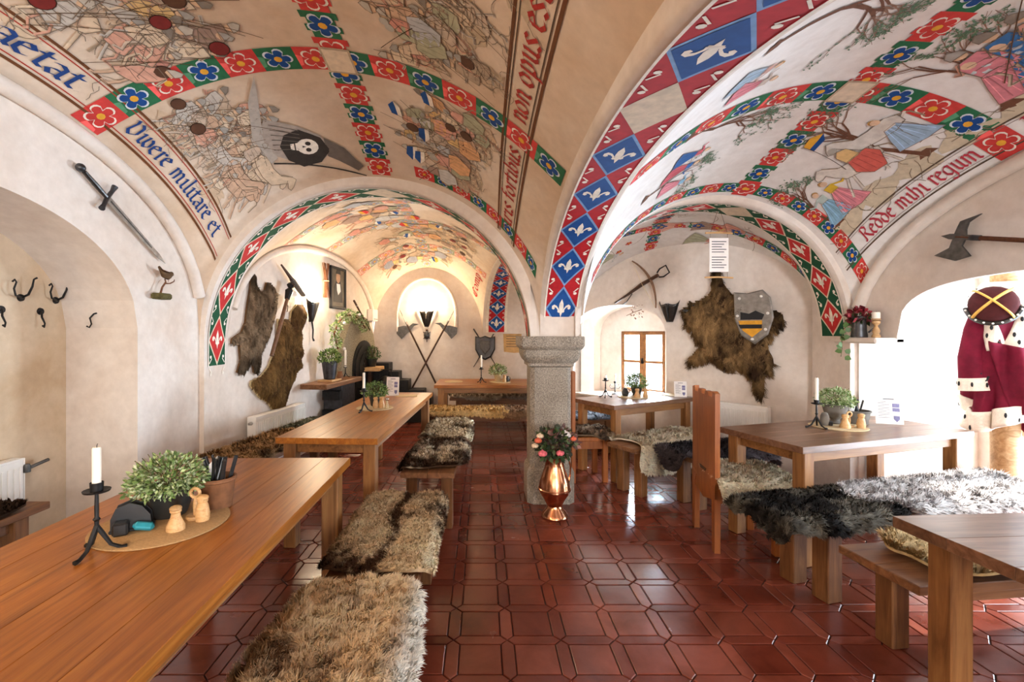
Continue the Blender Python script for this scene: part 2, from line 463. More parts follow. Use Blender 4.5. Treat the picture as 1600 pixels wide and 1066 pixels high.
# ---- arches
class Arch:
    """intrados curve in (u,z), mapped to the place by base(u,w)"""
    def __init__(s, u0, u1, z0, H, n, base, width, foot0=None, foot1=None, N=64):
        pts = []
        if foot0 is not None: pts += [(u0, foot0 + (z0 - foot0) * k / 6) for k in range(6)]
        for k in range(N + 1):
            th = PI * k / N
            c, s_ = -math.cos(th), math.sin(th)
            c = math.copysign(abs(c) ** (2 / n), c); s_ = abs(s_) ** (2 / n)
            pts.append(((u0 + u1) / 2 + (u1 - u0) / 2 * c, z0 + H * s_))
        if foot1 is not None: pts += [(u1, z0 + (foot1 - z0) * k / 6) for k in range(1, 7)]
        s.p = pts; s.base = base; s.W = width
        L = [0]
        for a, b in zip(pts, pts[1:]): L.append(L[-1] + math.hypot(b[0] - a[0], b[1] - a[1]))
        s.L = L; s.len = L[-1]
    def uz(s, l):
        if l < 0: return (s.p[0][0], s.p[0][1] + l), (1.0, 0.0)
        l = max(0, min(s.len - 1e-6, l))
        lo, hi = 0, len(s.L) - 1
        while hi - lo > 1:
            m_ = (lo + hi) // 2
            if s.L[m_] <= l: lo = m_
            else: hi = m_
        t = (l - s.L[lo]) / max(1e-9, s.L[hi] - s.L[lo])
        a, b = s.p[lo], s.p[hi]
        d = Vector((b[0] - a[0], b[1] - a[1])).normalized()
        return (a[0] + (b[0] - a[0]) * t, a[1] + (b[1] - a[1]) * t), (d.y, -d.x)
    def pt(s, l, w_, off=0):
        (u, z), nrm = s.uz(l)
        x, y = s.base(u + nrm[0] * off, w_)
        return Vector((x, y, z + nrm[1] * off))
    def mesh(s, ztop=None, lip=.0):
        mb = MB(); n = len(s.p)
        v = []
        r = .022
        for (u, z) in s.p:
            zt = ztop
            a0 = s.base(u, 0); a1 = s.base(u, s.W)
            c0 = s.base(u, r); c1 = s.base(u, s.W - r)
            v += [(*a0, zt), (*a0, z + r), (*c0, z), (*c1, z), (*a1, z + r), (*a1, zt)]
        f = []
        for i in range(n - 1):
            for k in range(5):
                f.append((i * 6 + k, i * 6 + k + 1, (i + 1) * 6 + k + 1, (i + 1) * 6 + k))
        f.append((0, 1, 2, 3, 4, 5)); f.append(tuple((n - 1) * 6 + k for k in range(6)))
        mb.add(v, f); return mb
archA = Arch(-2.36, .42, 1.37, 1.36, 2.0, lambda u, w_: (u, YA0 + w_), YA1 - YA0)
archC = Arch(.80, 3.14, 1.43, 1.17, 2.05, lambda u, w_: (u, YA0 + w_), YA1 - YA0)
archB = Arch(.02, 4.03, 1.45, .92, 2.0, lambda u, w_: (.5 + w_, u), .36)
def baseD(u, w_):
    t = (u - 4.35) / (8.0 - 4.35)
    xl = .5 - .48 * t; xr = .86 + .5 * t
    return (xl + (xr - xl) * w_ / .36, u)
archD = Arch(4.35, 7.95, 1.46, 1.02, 2.3, baseD, .36)
trA = struct('trim_1', archA.mesh(3.1), MAT['plaster'], label='plaster cross arch with red and green diamonds over the left aisle', angle=50)
trB = struct('trim_2', archB.mesh(2.9), MAT['plaster'], label='plaster arch with blue fleur-de-lis diamonds springing from the pillar to the front', angle=50)
trC = struct('trim_3', archC.mesh(2.9), MAT['plaster'], label='plaster arch with red and green diamonds right of the pillar', angle=50)
trD = struct('trim_4', archD.mesh(2.9), MAT['plaster'], label='plaster arch with blue diamonds against the back wall', angle=50)
mb = MB(); mb.box(-2.55, -2.36, YA0, YA1 + .02, 0, 2.2); struct('trim_15', mb, MAT['plaster'], label='plaster pilaster under the left foot of the green diamond arch')
# cross arches behind the camera keep the vaults closed
for (a, b_, lab) in ((-2.4, .5, 'plain plaster cross arch behind the left tables'), (.86, 3.2, 'plain plaster cross arch behind the right tables')):
    ar = Arch(a + .04, b_ - .04, 1.4, 1.3 if a < 0 else 1.15, 2.0, lambda u, w_: (u, -.37 + w_), .38)
    o = struct('trim_5' if a < 0 else 'trim_6', ar.mesh(3.0), MAT['plaster'], label=lab, angle=50)

# ---- walls with openings
def wall(name, O, D, N, us, top, op=None, sill=None, depth=.4, mat='plaster', label=None, splay=0.0, back=False):
    """O origin, D along, N into room; op(u) -> top of the opening or None"""
    O = Vector((*O, 0)); D = Vector((*D, 0)); N = Vector((*N, 0))
    mb = MB()
    P = lambda u, z, o_=0.0: O + D * u + N * o_ + Vector((0, 0, z))
    sl = sill if sill is not None else 0.0
    edge = []
    for a, b in zip(us, us[1:]):
        m_ = (a + b) / 2
        oo = op(m_) if op else None
        if oo is None:
            mb.add([P(a, 0), P(b, 0), P(b, top(b)), P(a, top(a))], [(0, 1, 2, 3)])
        else:
            oa, ob = op(a + 1e-4), op(b - 1e-4)
            oa = oo if oa is None else oa; ob = oo if ob is None else ob
            mb.add([P(a, oa), P(b, ob), P(b, top(b)), P(a, top(a))], [(0, 1, 2, 3)])
            if sl > 0: mb.add([P(a, 0), P(b, 0), P(b, sl), P(a, sl)], [(0, 1, 2, 3)])
            edge.append((a, b, oa, ob))
    if edge:
        uc = (edge[0][0] + edge[-1][1]) / 2
        sp = lambda u: uc + (u - uc) * (1 - splay)
        per = [(edge[0][0], sl)] + [q for (a, b, oa, ob) in edge for q in ((a, oa), (b, ob))] + [(edge[-1][1], sl)]
        for (a, za), (b, zb) in zip(per, per[1:]):
            if abs(a - b) + abs(za - zb) < 1e-6: continue
            mb.add([P(a, za), P(b, zb), P(sp(b), zb, -depth), P(sp(a), za, -depth)], [(0, 1, 2, 3)])
        if sl > 0:
            a, b = edge[0][0], edge[-1][1]
            mb.add([P(a, sl), P(b, sl), P(sp(b), sl, -depth), P(sp(a), sl, -depth)], [(0, 1, 2, 3)])
    return struct(name, mb, MAT[mat], label=label, angle=40), P
def lins(a, b, n): return [a + (b - a) * k / n for k in range(n + 1)]

# left wall with the deep coat niche
def nicheL(u):
    y = u - .4
    if y < .95 or y > 3.24: return None
    return 1.5 + .72 * arc((y - .95) / 2.29, 2.1)
us = sorted(set(lins(0, 1.35, 12) + lins(1.35, 3.64, 60) + lins(3.64, 4.36, 24)))
def topL(u):
    y = u - .4
    return bayLF.z(0, max(0, min(1, y / YA0))) + .004
wallL, PL = wall('wall_left', (-2.4, -.4), (0, 1), (1, 0), us, topL, nicheL, None, .5, label='cream plaster wall with sword and coat niche')
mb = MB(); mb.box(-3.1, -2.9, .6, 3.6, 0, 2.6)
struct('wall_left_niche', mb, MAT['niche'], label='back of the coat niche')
# moulded rim of the left wall arch
def rim(bay, side, r=.045, ins=.03):
    pts = []
    for k in range(49):
        t = .012 + .976 * k / 48
        p = bay.pt(0 if side == 'L' else 1, t)
        p.x += ins if side == 'L' else -ins
        p.z -= .035
        pts.append(p)
    mb = MB(); mb.tube(pts, r, 10); return mb
struct('trim_7', rim(bayLF, 'L'), MAT['plaster'], label='rounded plaster rim of the left wall arch', angle=80)
struct('trim_8', rim(bayRF, 'R'), MAT['plaster'], label='rounded plaster rim of the right wall arch', angle=80)
struct('trim_9', rim(bayLB, 'L', .04, .02), MAT['plaster'], label='rounded plaster rim above the hunting wall', angle=80)
# back left wall with hunting trophies
LB0 = Vector((-2.36, YA1)); LB1 = Vector((-1.86, 8.0)); lbD = (LB1 - LB0); lbLen = lbD.length; lbD.normalize()
lbN = Vector((lbD.y, -lbD.x))
wallLB, PB = wall('wall_left_rear', LB0, lbD, lbN, lins(0, lbLen, 60), lambda u: bayLB.z(0, u / lbLen) + .004, label='cream plaster wall with pelts and oven')
# back wall
def topBK(u):
    x = -1.9 + u
    if x <= -1.86 or x >= .02: return 2.9 if x > .02 else 1.46
    return bayLB.z((x + 1.86) / 1.88, 1) + .004
wallBK, PK = wall('wall_back', (-1.9, 8.0), (1, 0), (0, -1), sorted(lins(0, .04, 2)[:-1] + lins(.04, 1.92, 60) + lins(1.921, 3.6, 6)), topBK, label='cream plaster back wall with crossed halberds')
# little relief arch on the back wall
pts = [(-.94 + .51 * -math.cos(PI * k / 32), 7.985, 1.72 + .70 * math.sin(PI * k / 32) ** .85) for k in range(33)]
mb = MB(); mb.tube([(-1.45, 7.985, 1.5)] + pts + [(-.43, 7.985, 1.5)], .028, 8)
struct('trim_10', mb, MAT['plaster'], label='slim plaster relief arch above the halberds', angle=80)
# wall beside the back wall, hidden behind the pillar
mb = MB(); mb.box(1.42, 1.6, 6.6, 8.1, 0, 3.2); struct('wall_back_side', mb, MAT['plaster'])
# hide wall with the small window niche
hwD = (HW1 - HW0); hwLen = hwD.length; hwD.normalize(); hwN = Vector((hwD.y, -hwD.x, 0))
if hwN.y > 0: hwN = -hwN
def winop(u):
    if u < .08 or u > 1.46: return None
    return 1.40 + .44 * arc((u - .08) / 1.38, 2.4)
us = sorted(set(lins(0, .08, 2) + lins(.08, 1.46, 40) + lins(1.46, hwLen, 30)))
wallHW, PH = wall('wall_right_rear', HW0.xy, hwD.xy, hwN.xy, us, lambda u: bayRB.z(1 - (1 - u / hwLen), 1) + .004 if True else 0, winop, .62, .55,
                  label='plaster wall with boar hide and small window', splay=.12)
# panel behind the small window niche with the casement opening
wu0, wu1, wz0, wz1 = .50, 1.16, .66, 1.50
mb = MB()
for (a, b, c_, d_) in ((0, wu0, .3, 2.2), (wu1, 1.8, .3, 2.2), (wu0, wu1, .3, wz0), (wu0, wu1, wz1, 2.2)):
    q = [PH(a, c_, -.56), PH(b, c_, -.56), PH(b, d_, -.56), PH(a, d_, -.56), PH(a, c_, -.66), PH(b, c_, -.66), PH(b, d_, -.66), PH(a, d_, -.66)]
    mb.add(q, [(0, 1, 2, 3), (4, 7, 6, 5), (0, 4, 5, 1), (1, 5, 6, 2), (2, 6, 7, 3), (3, 7, 4, 0)])
struct('wall_right_rear_recess', mb, MAT['plaster'])
Mw = frame(PH(0, 0, 0), hwD, Vector((0, 0, 1)), -hwN)   # local x along wall, y up, z outwards
# NOTE local z points out of the room
win = thing('window_1', 'small two-leaf casement window with brown wooden frame', None); win['kind'] = 'structure'
for (a, b) in ((wu0, (wu0 + wu1) / 2), ((wu0 + wu1) / 2, wu1)):
    mb = MB(); t = .05
    for (p, q, r, s_) in ((a, a + t, wz0, wz1), (b - t, b, wz0, wz1), (a, b, wz0, wz0 + t), (a, b, wz1 - t, wz1), (a, b, (wz0 + wz1) / 2 - .017, (wz0 + wz1) / 2 + .017)):
        mb.box(p, q, r, s_, .57, .62, .006, Mw)
    fo = mb.build('casement', MAT['frame_wood'], win)
    mb = MB(); mb.box(a + t, b - t, wz0 + t, wz1 - t, .60, .606, 0, Mw); mb.build('pane', MAT['glass'], fo)
    mb = MB(); mb.box((b if a == wu0 else a) - .015, (b if a == wu0 else a) + .015, 1.05, 1.13, .55, .58, .004, Mw); mb.build('handle', MAT['iron'], fo)
mb = MB(); mb.box(.06, 1.48, .60, .635, -.02, .56, .008, Mw); mb.build('window_sill', MAT['plaster'], win)

# right wall with the wide garden-door niche
def openR(u):
    y = u - .4
    if y < 1.55 or y > 3.93: return None
    if y > 3.57: return 1.40
    return 1.42 + .43 * arc(max(.0, min(1, (y - 1.55) / 2.02)), 3.2)
us = sorted(set(lins(0, 1.95, 12) + lins(1.95, 3.97, 50) + [3.9701] + lins(3.971, 4.33, 5) + [4.36]))
wallR, PR = wall('wall_right', (3.2, -.4), (0, 1), (-1, 0), us, lambda u: bayRF.z(1, max(0, min(1, (u - .4) / YA0))) + .004, openR, None, .05, label='plaster wall with battle axe and bright garden-door niche')
# pier and ledge under the right springing
mb = MB(); mb.box(3.14, 3.55, YA0, 4.40, 0, 2.2)
struct('trim_11', mb, MAT['plaster'], label='plaster pier carrying the arch beside the garden door')
mb = MB(); mb.box(3.03, 3.40, 3.57, 4.0, 1.395, 1.44, .012)
struct('trim_12', mb, MAT['plaster'], label='plaster ledge under the arch with jug and candle')
# niche shell
mb = MB()
mb.add([(3.33, YA0, 0), (4.55, 4.25, 0), (4.55, 4.25, 2.6), (3.33, YA0, 2.6)], [(0, 1, 2, 3)])
mb.add([(3.5, 1.55, 0), (4.55, 1.3, 0), (4.55, 1.3, 2.6), (3.5, 1.55, 2.6)], [(0, 1, 2, 3)])
mb.add([(3.215, 1.3, 1.90), (4.6, 1.3, 2.25), (4.6, 4.3, 2.25), (3.215, 4.3, 1.90)], [(0, 1, 2, 3)])
struct('wall_right_niche', mb, MAT['plaster'], label='white sides of the garden-door niche')
mb = MB()
mb.box(4.55, 4.7, 1.2, 1.75, 0, 2.4); mb.box(4.55, 4.7, 4.05, 4.4, 0, 2.4); mb.box(4.55, 4.7, 1.75, 4.05, 2.05, 2.4)
struct('wall_right_outer', mb, MAT['plaster'], label='outer wall round the garden door')
dr = thing('door_1', 'glazed garden door with pale wooden frame in the right niche', None); dr['kind'] = 'structure'
for k in range(3):
    y0 = 1.75 + k * (2.3 / 3); y1 = y0 + 2.3 / 3
    mb = MB()
    for (a, b, c_, d_) in ((y0, y0 + .06, .02, 2.05), (y1 - .06, y1, .02, 2.05), (y0, y1, .02, .12), (y0, y1, 1.97, 2.05), (y0, y1, .78, .83)):
        mb.box(4.58, 4.64, a, b, c_, d_, .005)
    f_ = mb.build('door_leaf', MAT['white_metal'], dr)
    mb = MB(); mb.box(4.605, 4.612, y0 + .06, y1 - .06, .12, 1.97); mb.build('pane', MAT['glass'], f_)

# room behind the camera: closes the space and carries two added openings for the rear fill
mb = MB()
mb.box(-3.1, -2.9, -3.6, -.3, 0, 2.95); mb.box(3.2, 3.4, -3.6, -.3, 0, 2.95)
mb.box(-3.0, -2.38, -.42, -.36, 0, 2.95)
for (a, b, c_, d_) in ((-3.0, -2.05, 0, 2.95), (-.55, .95, 0, 2.95), (2.45, 3.3, 0, 2.95), (-2.05, -.55, 0, .8), (-2.05, -.55, 2.3, 2.95), (.95, 2.45, 0, .8), (.95, 2.45, 2.3, 2.95)):
    mb.box(a, b, -3.6, -3.4, c_, d_)
struct('wall_front', mb, MAT['plaster'], label='plaster walls behind the camera', smooth=False)
# pier at the near end of the big arch
mb = MB(); mb.box(.5, .86, -.4, .03, 0, 1.5); struct('trim_13', mb, MAT['plaster'], label='plaster pier beside the camera')

# ---- floor
PT = .2585; SQ = .195; X0 = -.1027; Y0 = 2.009
fl = MB(); fl.box(-3.3, 5.0, -3.6, 8.2, -.12, -.006)
floor = struct('floor', fl, MAT['grout'], label='terracotta tile floor of squares framed by long hexagons')
def tile_mb(poly, g=.0026):
    n = len(poly); cx = sum(p[0] for p in poly) / n; cy = sum(p[1] for p in poly) / n
    def shrink(d):
        out = []
        for i in range(n):
            p0, p1, p2 = Vector(poly[i - 1]), Vector(poly[i]), Vector(poly[(i + 1) % n])
            e1 = (p1 - p0).normalized(); e2 = (p2 - p1).normalized()
            n1 = Vector((-e1.y, e1.x)); n2 = Vector((-e2.y, e2.x))
            k = d / max(.3, (1 + n1.dot(n2)) / 2) / 2
            out.append(p1 + (n1 + n2) * k)
        return out
    a = shrink(g); b = shrink(g + .003)
    v = [(p[0], p[1], -.008) for p in a] + [(p[0], p[1], -.0022) for p in a] + [(p[0], p[1], 0.0) for p in b]
    f = []
    for r in (0, 1):
        for k in range(n):
            k2 = (k + 1) % n; f.append((r * n + k, r * n + k2, (r + 1) * n + k2, (r + 1) * n + k))
    f.append(tuple(2 * n + k for k in range(n)))
    return v, f
hs = SQ / 2; hg = (PT - SQ) / 2
shp = {
    's': [(-hs, -hs), (hs, -hs), (hs, hs), (-hs, hs)],
    'v': [(-hg, -hs), (0, -hs - hg), (hg, -hs), (hg, hs), (0, hs + hg), (-hg, hs)],
    'h': [(-hs, -hg), (hs, -hg), (hs + hg, 0), (hs, hg), (-hs, hg), (-hs - hg, 0)]}
tv = {k: tile_mb(q) for k, q in shp.items()}
tiles = []
for i in range(-13, 19):
    for j in range(-10, 24):
        cx = X0 + hs + i * PT; cy = Y0 + hs + j * PT
        tiles += [('s', cx, cy), ('v', cx + PT / 2, cy), ('h', cx, cy + PT / 2)]
def score(t):
    k, x, y = t
    if y < .95: return -1
    px = 752 + 725 * x / y; py = 520 + 725 * CAM_Z / y
    if not (-10 < px < 1610 and py < 1075): return -1
    if x < -.15 and y < 3.4 + (x + .15): return -.5 / y            # below the tables and benches
    if x > 1.75 and y > 2.3 and y < 4.4 and x < 3.6: return .2 / y
    if .35 < x < .85 and 3.95 < y < 4.4: return -1
    return (2.4 if k == 's' else 1.0) / y ** 2.2
tiles.sort(key=score, reverse=True)
tme = {}
for k, (v, f) in tv.items():
    q = MB(); q.add(v, f); tme[k] = q.mesh('floor_tile', MAT['tile'], smooth=False)
for (k, x, y) in tiles[:300]:
    inst('floor_tile', tme[k], floor, (x, y, random.uniform(-.0006, .0004)), (random.uniform(-.002, .002), random.uniform(-.002, .002), 0))
mb = MB()
for (k, x, y) in tiles[300:]:
    v, f = tv[k]; dz = random.uniform(-.0006, .0004); sx = random.uniform(-.003, .003)
    mb.add([(p[0] + x, p[1] + y, p[2] + dz + p[0] * sx) for p in v], f)
o = mb.build('floor_tile_field', MAT['tile'], floor, smooth=False); o['kind'] = 'stuff'

# ---- granite pillar
pil = thing('stone_pillar', 'square grey granite pillar with moulded capital carrying the arches', 'pillar', (.605, 4.20, 0))
def sqprof(prof, ch):
    mb = MB(); v = []; f = []
    for (r, z) in prof:
        c_ = ch if r > ch * 1.5 else 0
        for (x, y) in ((-r + c_, -r), (r - c_, -r), (r, -r + c_), (r, r - c_), (r - c_, r), (-r + c_, r), (-r, r - c_), (-r, -r + c_)):
            v.append((x, y, z))
    for i in range(len(prof) - 1):
        for k in range(8):
            f.append((i * 8 + k, i * 8 + (k + 1) % 8, (i + 1) * 8 + (k + 1) % 8, (i + 1) * 8 + k))
    f.append(tuple(range(8))[::-1]); f.append(tuple((len(prof) - 1) * 8 + k for k in range(8)))
    mb.add(v, f); return mb
sqprof([(.205, 0), (.205, .26), (.195, .29), (.182, .31)], .05).build('base', MAT['granite'], pil)
sqprof([(.178, .29), (.178, 1.20)], .035).build('shaft', MAT['granite'], pil)
sqprof([(.178, 1.18), (.20, 1.19), (.20, 1.215), (.225, 1.24), (.245, 1.29), (.245, 1.33), (.262, 1.345), (.275, 1.37), (.275, 1.44), (.27, 1.448)], .02).build('capital', MAT['granite'], pil)
# springer blocks above the capital
mb = MB(); mb.box(.42, .82, 3.99, 4.32, 1.446, 2.9); struct('trim_14', mb, MAT['plaster'], label='plaster springer block on the pillar capital')

# ================================================================== PAINTING ON VAULTS AND ARCHES
class Paint:
    def __init__(s): s.v = []; s.f = []; s.c = []
    def poly(s, pts, col, mp, layer=0, me=.09):
        if len(pts) < 3: return
        tri = tessellate_polygon([[Vector((p[0], p[1], 0)) for p in pts]])
        st = [tuple(Vector((pts[i][0], pts[i][1])) for i in t) for t in tri]
        off = .0035 + .0011 * layer
        out = []
        while st:
            a, b, c = st.pop()
            L = ((a - b).length, (b - c).length, (c - a).length); m_ = max(L)
            if m_ > me:
                k = L.index(m_)
                if k == 1: a, b, c = b, c, a
                elif k == 2: a, b, c = c, a, b
                h = (a + b) / 2
                st += [(a, h, c), (h, b, c)]
            else: out.append((a, b, c))
        for t in out:
            o = len(s.v)
            for q in t: s.v.append(tuple(mp(q.x, q.y, off)))
            s.f.append((o, o + 1, o + 2)); s.c += [(*col, 1)] * 3
    def line(s, pts, w_, col, mp, layer=1, me=.09):
        for a, b in zip(pts, pts[1:]):
            d = Vector((b[0] - a[0], b[1] - a[1]))
            if d.length < 1e-6: continue
            n = Vector((-d.y, d.x)).normalized() * w_ / 2; e = d.normalized() * w_ * .3
            s.poly([(a[0] + n.x - e.x, a[1] + n.y - e.y), (a[0] - n.x - e.x, a[1] - n.y - e.y), (b[0] - n.x + e.x, b[1] - n.y + e.y), (b[0] + n.x + e.x, b[1] + n.y + e.y)], col, mp, layer, me)
    def disc(s, x, y, r, col, mp, layer=1, n=10, sq=1.0, rot=0):
        cr, sr = math.cos(rot), math.sin(rot)
        s.poly([(x + r * math.cos(2 * PI * k / n) * cr - r * sq * math.sin(2 * PI * k / n) * sr, y + r * math.cos(2 * PI * k / n) * sr + r * sq * math.sin(2 * PI * k / n) * cr) for k in range(n)], col, mp, layer)
    def build(s, name, parent, mat='paint'):
        mb = MB(); mb.v = s.v; mb.f = s.f; mb.c = s.c
        return mb.build(name, MAT[mat], parent, smooth=False)
RED, GRN, BLU = lin('#c43434'), lin('#2f6f4c'), lin('#1f4f93')
DRED, DGRN = lin('#b5252c'), lin('#1f5238')
WHT, CRM, YEL = lin('#f1e8da'), lin('#e6d6bd'), lin('#e3a93c')
INK, BRN, LBL = lin('#5b4a3c'), lin('#6b4227'), lin('#7fa3cf')

# ---- fleur-de-lis diamonds under the arches
def xf(pts, x, y, a, k):
    c, s_ = math.cos(a), math.sin(a)
    return [(x + (p[0] * c - p[1] * s_) * k, y + (p[0] * s_ + p[1] * c) * k) for p in pts]
LILY_MID = [(-.42, 0), (-.2, .055), (.05, .10), (.25, .085), (.48, 0), (.25, -.085), (.05, -.10), (-.2, -.055)]
def lily_side(s_): return [(q[0], q[1] * s_) for q in ((-.20, .05), (-.02, .10), (.14, .20), (.20, .31), (.13, .40), (.0, .40), (-.05, .33), (.0, .27), (.07, .30), (.05, .22), (-.05, .15), (-.2, .12))]
def lily(P, x, y, a, k, mp, col, layer, sh=1.0):
    for s_ in (-1, 1): P.poly(xf([(p[0], p[1] * sh) for p in lily_side(s_)], x, y, a, k), col, mp, layer)
    P.poly(xf([(p[0], p[1] * sh) for p in LILY_MID], x, y, a, k), col, mp, layer)
    P.poly(xf([(-.16, -.15 * sh), (-.10, -.15 * sh), (-.10, .15 * sh), (-.16, .15 * sh)], x, y, a, k), col, mp, layer + 1)
def diamonds(name, arch, parent, l0, l1, w0, w1, n, c_in, c_out, border, lk=None, sh=1.0, skip=()):
    P = Paint(); mp = lambda a, b, o: arch.pt(a, b, o)
    W = w1 - w0; L = (l1 - l0) / n; wc = (w0 + w1) / 2
    P.poly([(l0, w0), (l1, w0), (l1, w1), (l0, w1)], c_out, mp, 0, .07)
    for k in range(n):
        lc = l0 + L * (k + .5)
        up = 0 if lc < arch.len / 2 else PI
        if k in skip:
            P.poly([(lc - L / 2, wc), (lc, w0), (lc + L / 2, wc), (lc, w1)], lin('#d9c7ae'), mp, 1, .07)
        else:
            R = lambda q: [(lc - L / 2 * q, wc), (lc, wc - W / 2 * q), (lc + L / 2 * q, wc), (lc, wc + W / 2 * q)]
            P.poly(R(1.0), border, mp, 1, .07); P.poly(R(.88), c_in, mp, 2, .07)
            lily(P, lc, wc, up, lk or min(L, W * 1.3) * .56, mp, WHT, 3, sh)
        for (ll, ww, sg) in ((lc - L / 2, w0, 1), (lc - L / 2, w1, -1)):
            d = L * .17
            for q in (-1, 1):
                P.disc(ll + q * d, ww + sg * W * .13, W * .055, WHT, mp, 2, 8)
                P.line([(ll + q * d * .3, ww + sg * W * .06), (ll + q * d * .8, ww + sg * W * .18)], W * .035, WHT, mp, 2)
    for ww in (w0, w1): P.line([(l0 + (l1 - l0) * k / 30, ww) for k in range(31)], .012, WHT, mp, 3)
    return P.build(name, parent)
diamonds('painted_diamond_band', archA, trA, -.18, archA.len - .02, .055, .315, 10, RED, DGRN, CRM, skip=(5,))
LB_ = archB.len
diamonds('painted_diamond_band', archB, trB, .10, LB_ - .02, .045, .315, 10, BLU, DRED, LBL, skip=(4,))
diamonds('painted_diamond_band', archC, trC, .28, archC.len - .02, .05, .32, 10, RED, DGRN, CRM, skip=(5,))
LD_ = archD.len
P = None
diamonds('painted_diamond_band', archD, trD, LD_ - 2.4, LD_ - .03, .02, .105, 8, BLU, DRED, LBL, .19, .33)

# ---- flower bands on the vaults
def bay_map(bay):
    return lambda a, b, o: bay.off(a, b, o)
def _fr(th): return .62 + .58 * abs(math.cos(2.5 * th)) ** .55
FBW = [0.0]
def fw(c): return tuple(c[i] * (1 - FBW[0]) + (.80, .66, .50)[i] * FBW[0] for i in range(3))  # pales band colours by FBW, standing in for overexposure
FL = [(math.cos(2 * PI * k / 30) * _fr(2 * PI * k / 30), math.sin(2 * PI * k / 30) * _fr(2 * PI * k / 30)) for k in range(30)]
FLO = [(p[0] * 1.17, p[1] * 1.17) for p in FL]
def arclen(bay, axis, c, n=80):
    pts = [bay.pt(c, k / n) if axis == 't' else bay.pt(k / n, c) for k in range(n + 1)]
    L = [0]
    for a, b in zip(pts, pts[1:]): L.append(L[-1] + (b - a).length)
    return L
def inv(L, l):
    l = max(0, min(L[-1], l)); n = len(L) - 1
    for k in range(n):
        if L[k + 1] >= l: return (k + (l - L[k]) / max(1e-9, L[k + 1] - L[k])) / n
    return 1.0
def path_map(bay, axis, c, flip=1):
    """metric (a along, b across) -> vault; axis 't' runs along b-parameter at s=c"""
    L = arclen(bay, axis, c)
    def mp(a, b, o):
        q = inv(L, a)
        if axis == 't':
            da = bay.fr(c, q)[0].length; return bay.off(c + flip * b / da, q, o)
        db = bay.fr(q, c)[1].length; return bay.off(q, c + flip * b / db, o)
    return mp, L[-1]
def flower(P, a, w_, blue, mp, layer=2, k=1.0):
    c1 = lin('#1d4c8f') if blue else lin('#c8403c'); c2 = WHT if not blue else lin('#d8dfe6')
    r = w_ * .33 * k
    P.poly([(a + p[0] * r, p[1] * r) for p in FLO], c2, mp, layer)
    P.poly([(a + p[0] * r, p[1] * r) for p in FL], fw(c1), mp, layer + 1)
    P.disc(a, 0, r * .38, YEL, mp, layer + 2, 8)
def flower_band(bay, parent, axis, c, w_, a0=0, a1=None, seg=.225, crenel=False, name='painted_flower_band'):
    P = Paint(); mp, L = path_map(bay, axis, c)
    a1 = L if a1 is None else L + a1
    n = max(1, int(round((a1 - a0) / seg))); seg = (a1 - a0) / n
    for k in range(n):
        s0 = a0 + k * seg; g = k % 2
        base = fw(GRN if g else lin('#cf4440'))
        if crenel:
            q = seg / 4
            for m_ in range(4):
                ww = w_ * (.5 if m_ % 2 == 0 else .38)
                P.poly([(s0 + m_ * q, -ww), (s0 + (m_ + 1) * q, -ww), (s0 + (m_ + 1) * q, ww), (s0 + m_ * q, ww)], base, mp, 0)
        else:
            P.poly([(s0, -w_ / 2), (s0 + seg, -w_ / 2), (s0 + seg, w_ / 2), (s0, w_ / 2)], base, mp, 0)
            lt = tuple(min(1, x * 1.7 + .06) for x in base)
            P.poly([(s0, -w_ * .16), (s0 + seg * .16, -w_ * .1), (s0 + seg * .1, w_ * .3), (s0, w_ * .34)], lt, mp, 1)
        flower(P, s0 + seg / 2, w_, g == 1, mp)
    return P.build(name, parent)
tY = 2.74 / YA0
sX = (-.84 + 2.4) / 2.9
flower_band(bayLF, ceilLF, 's', tY, .19, .06, -.02)
flower_band(bayLF, ceilLF, 't', sX, .20, .6, -.03, .20, True)
def keystone(bay, parent, a, b, w_, h_):
    P = Paint(); da, db, _ = bay.fr(a, b)
    mp = lambda x, y, o: bay.off(a + x / da.length, b + y / db.length, o)
    P.poly([(-w_, -h_), (w_, -h_), (w_, h_), (-w_, h_)], lin('#b9a78e'), mp, 5)
    P.poly([(-w_ * .85, -h_ * .85), (w_ * .85, -h_ * .85), (w_ * .85, h_ * .85), (-w_ * .85, h_ * .85)], lin('#e0d0b8'), mp, 6)
    P.build('painted_boss', parent)
keystone(bayLF, ceilLF, sX, tY, .09, .11)
flower_band(bayRF, ceilRF, 's', .69, .18, .04, -.05, .22)
flower_band(bayRF, ceilRF, 't', .56, .17, .5, -.03, .20, True)
keystone(bayRF, ceilRF, .56, .69, .09, .10)
FBW[0] = .42  # back vault bands: lamp overexposure put into the paint colours
for c_ in (.25, .52, .8): flower_band(bayLB, ceilLB, 's', c_, .17, .05, -.05, .2)
flower_band(bayLB, ceilLB, 't', .5, .17, .05, -.05, .2, True)
FBW[0] = 0.0
flower_band(bayRB, ceilRB, 's', .55, .16, .05, -.3, .19)
flower_band(bayRB, ceilRB, 't', .4, .16, .05, -.05, .19, True)
# flowers that edge the far arches
def edge_band(bay, parent, c, a0, a1f, w_=.13):
    P = Paint(); mp, L = path_map(bay, 's', c)
    a1 = L * a1f; n = int((a1 - a0) / .15)
    for k in range(n):
        s0 = a0 + k * (a1 - a0) / n; sg = (a1 - a0) / n; g = k % 2
        P.poly([(s0, -w_ / 2), (s0 + sg, -w_ / 2), (s0 + sg, w_ / 2), (s0, w_ / 2)], GRN if g else lin('#cf4440'), mp, 0)
        flower(P, s0 + sg / 2, w_, g == 1, mp)
    return P.build('painted_flower_band', parent)
edge_band(bayLF, ceilLF, .965, arclen(bayLF, 's', .965)[-1] * .60, .97)
edge_band(bayRF, ceilRF, .968, .12, .985)

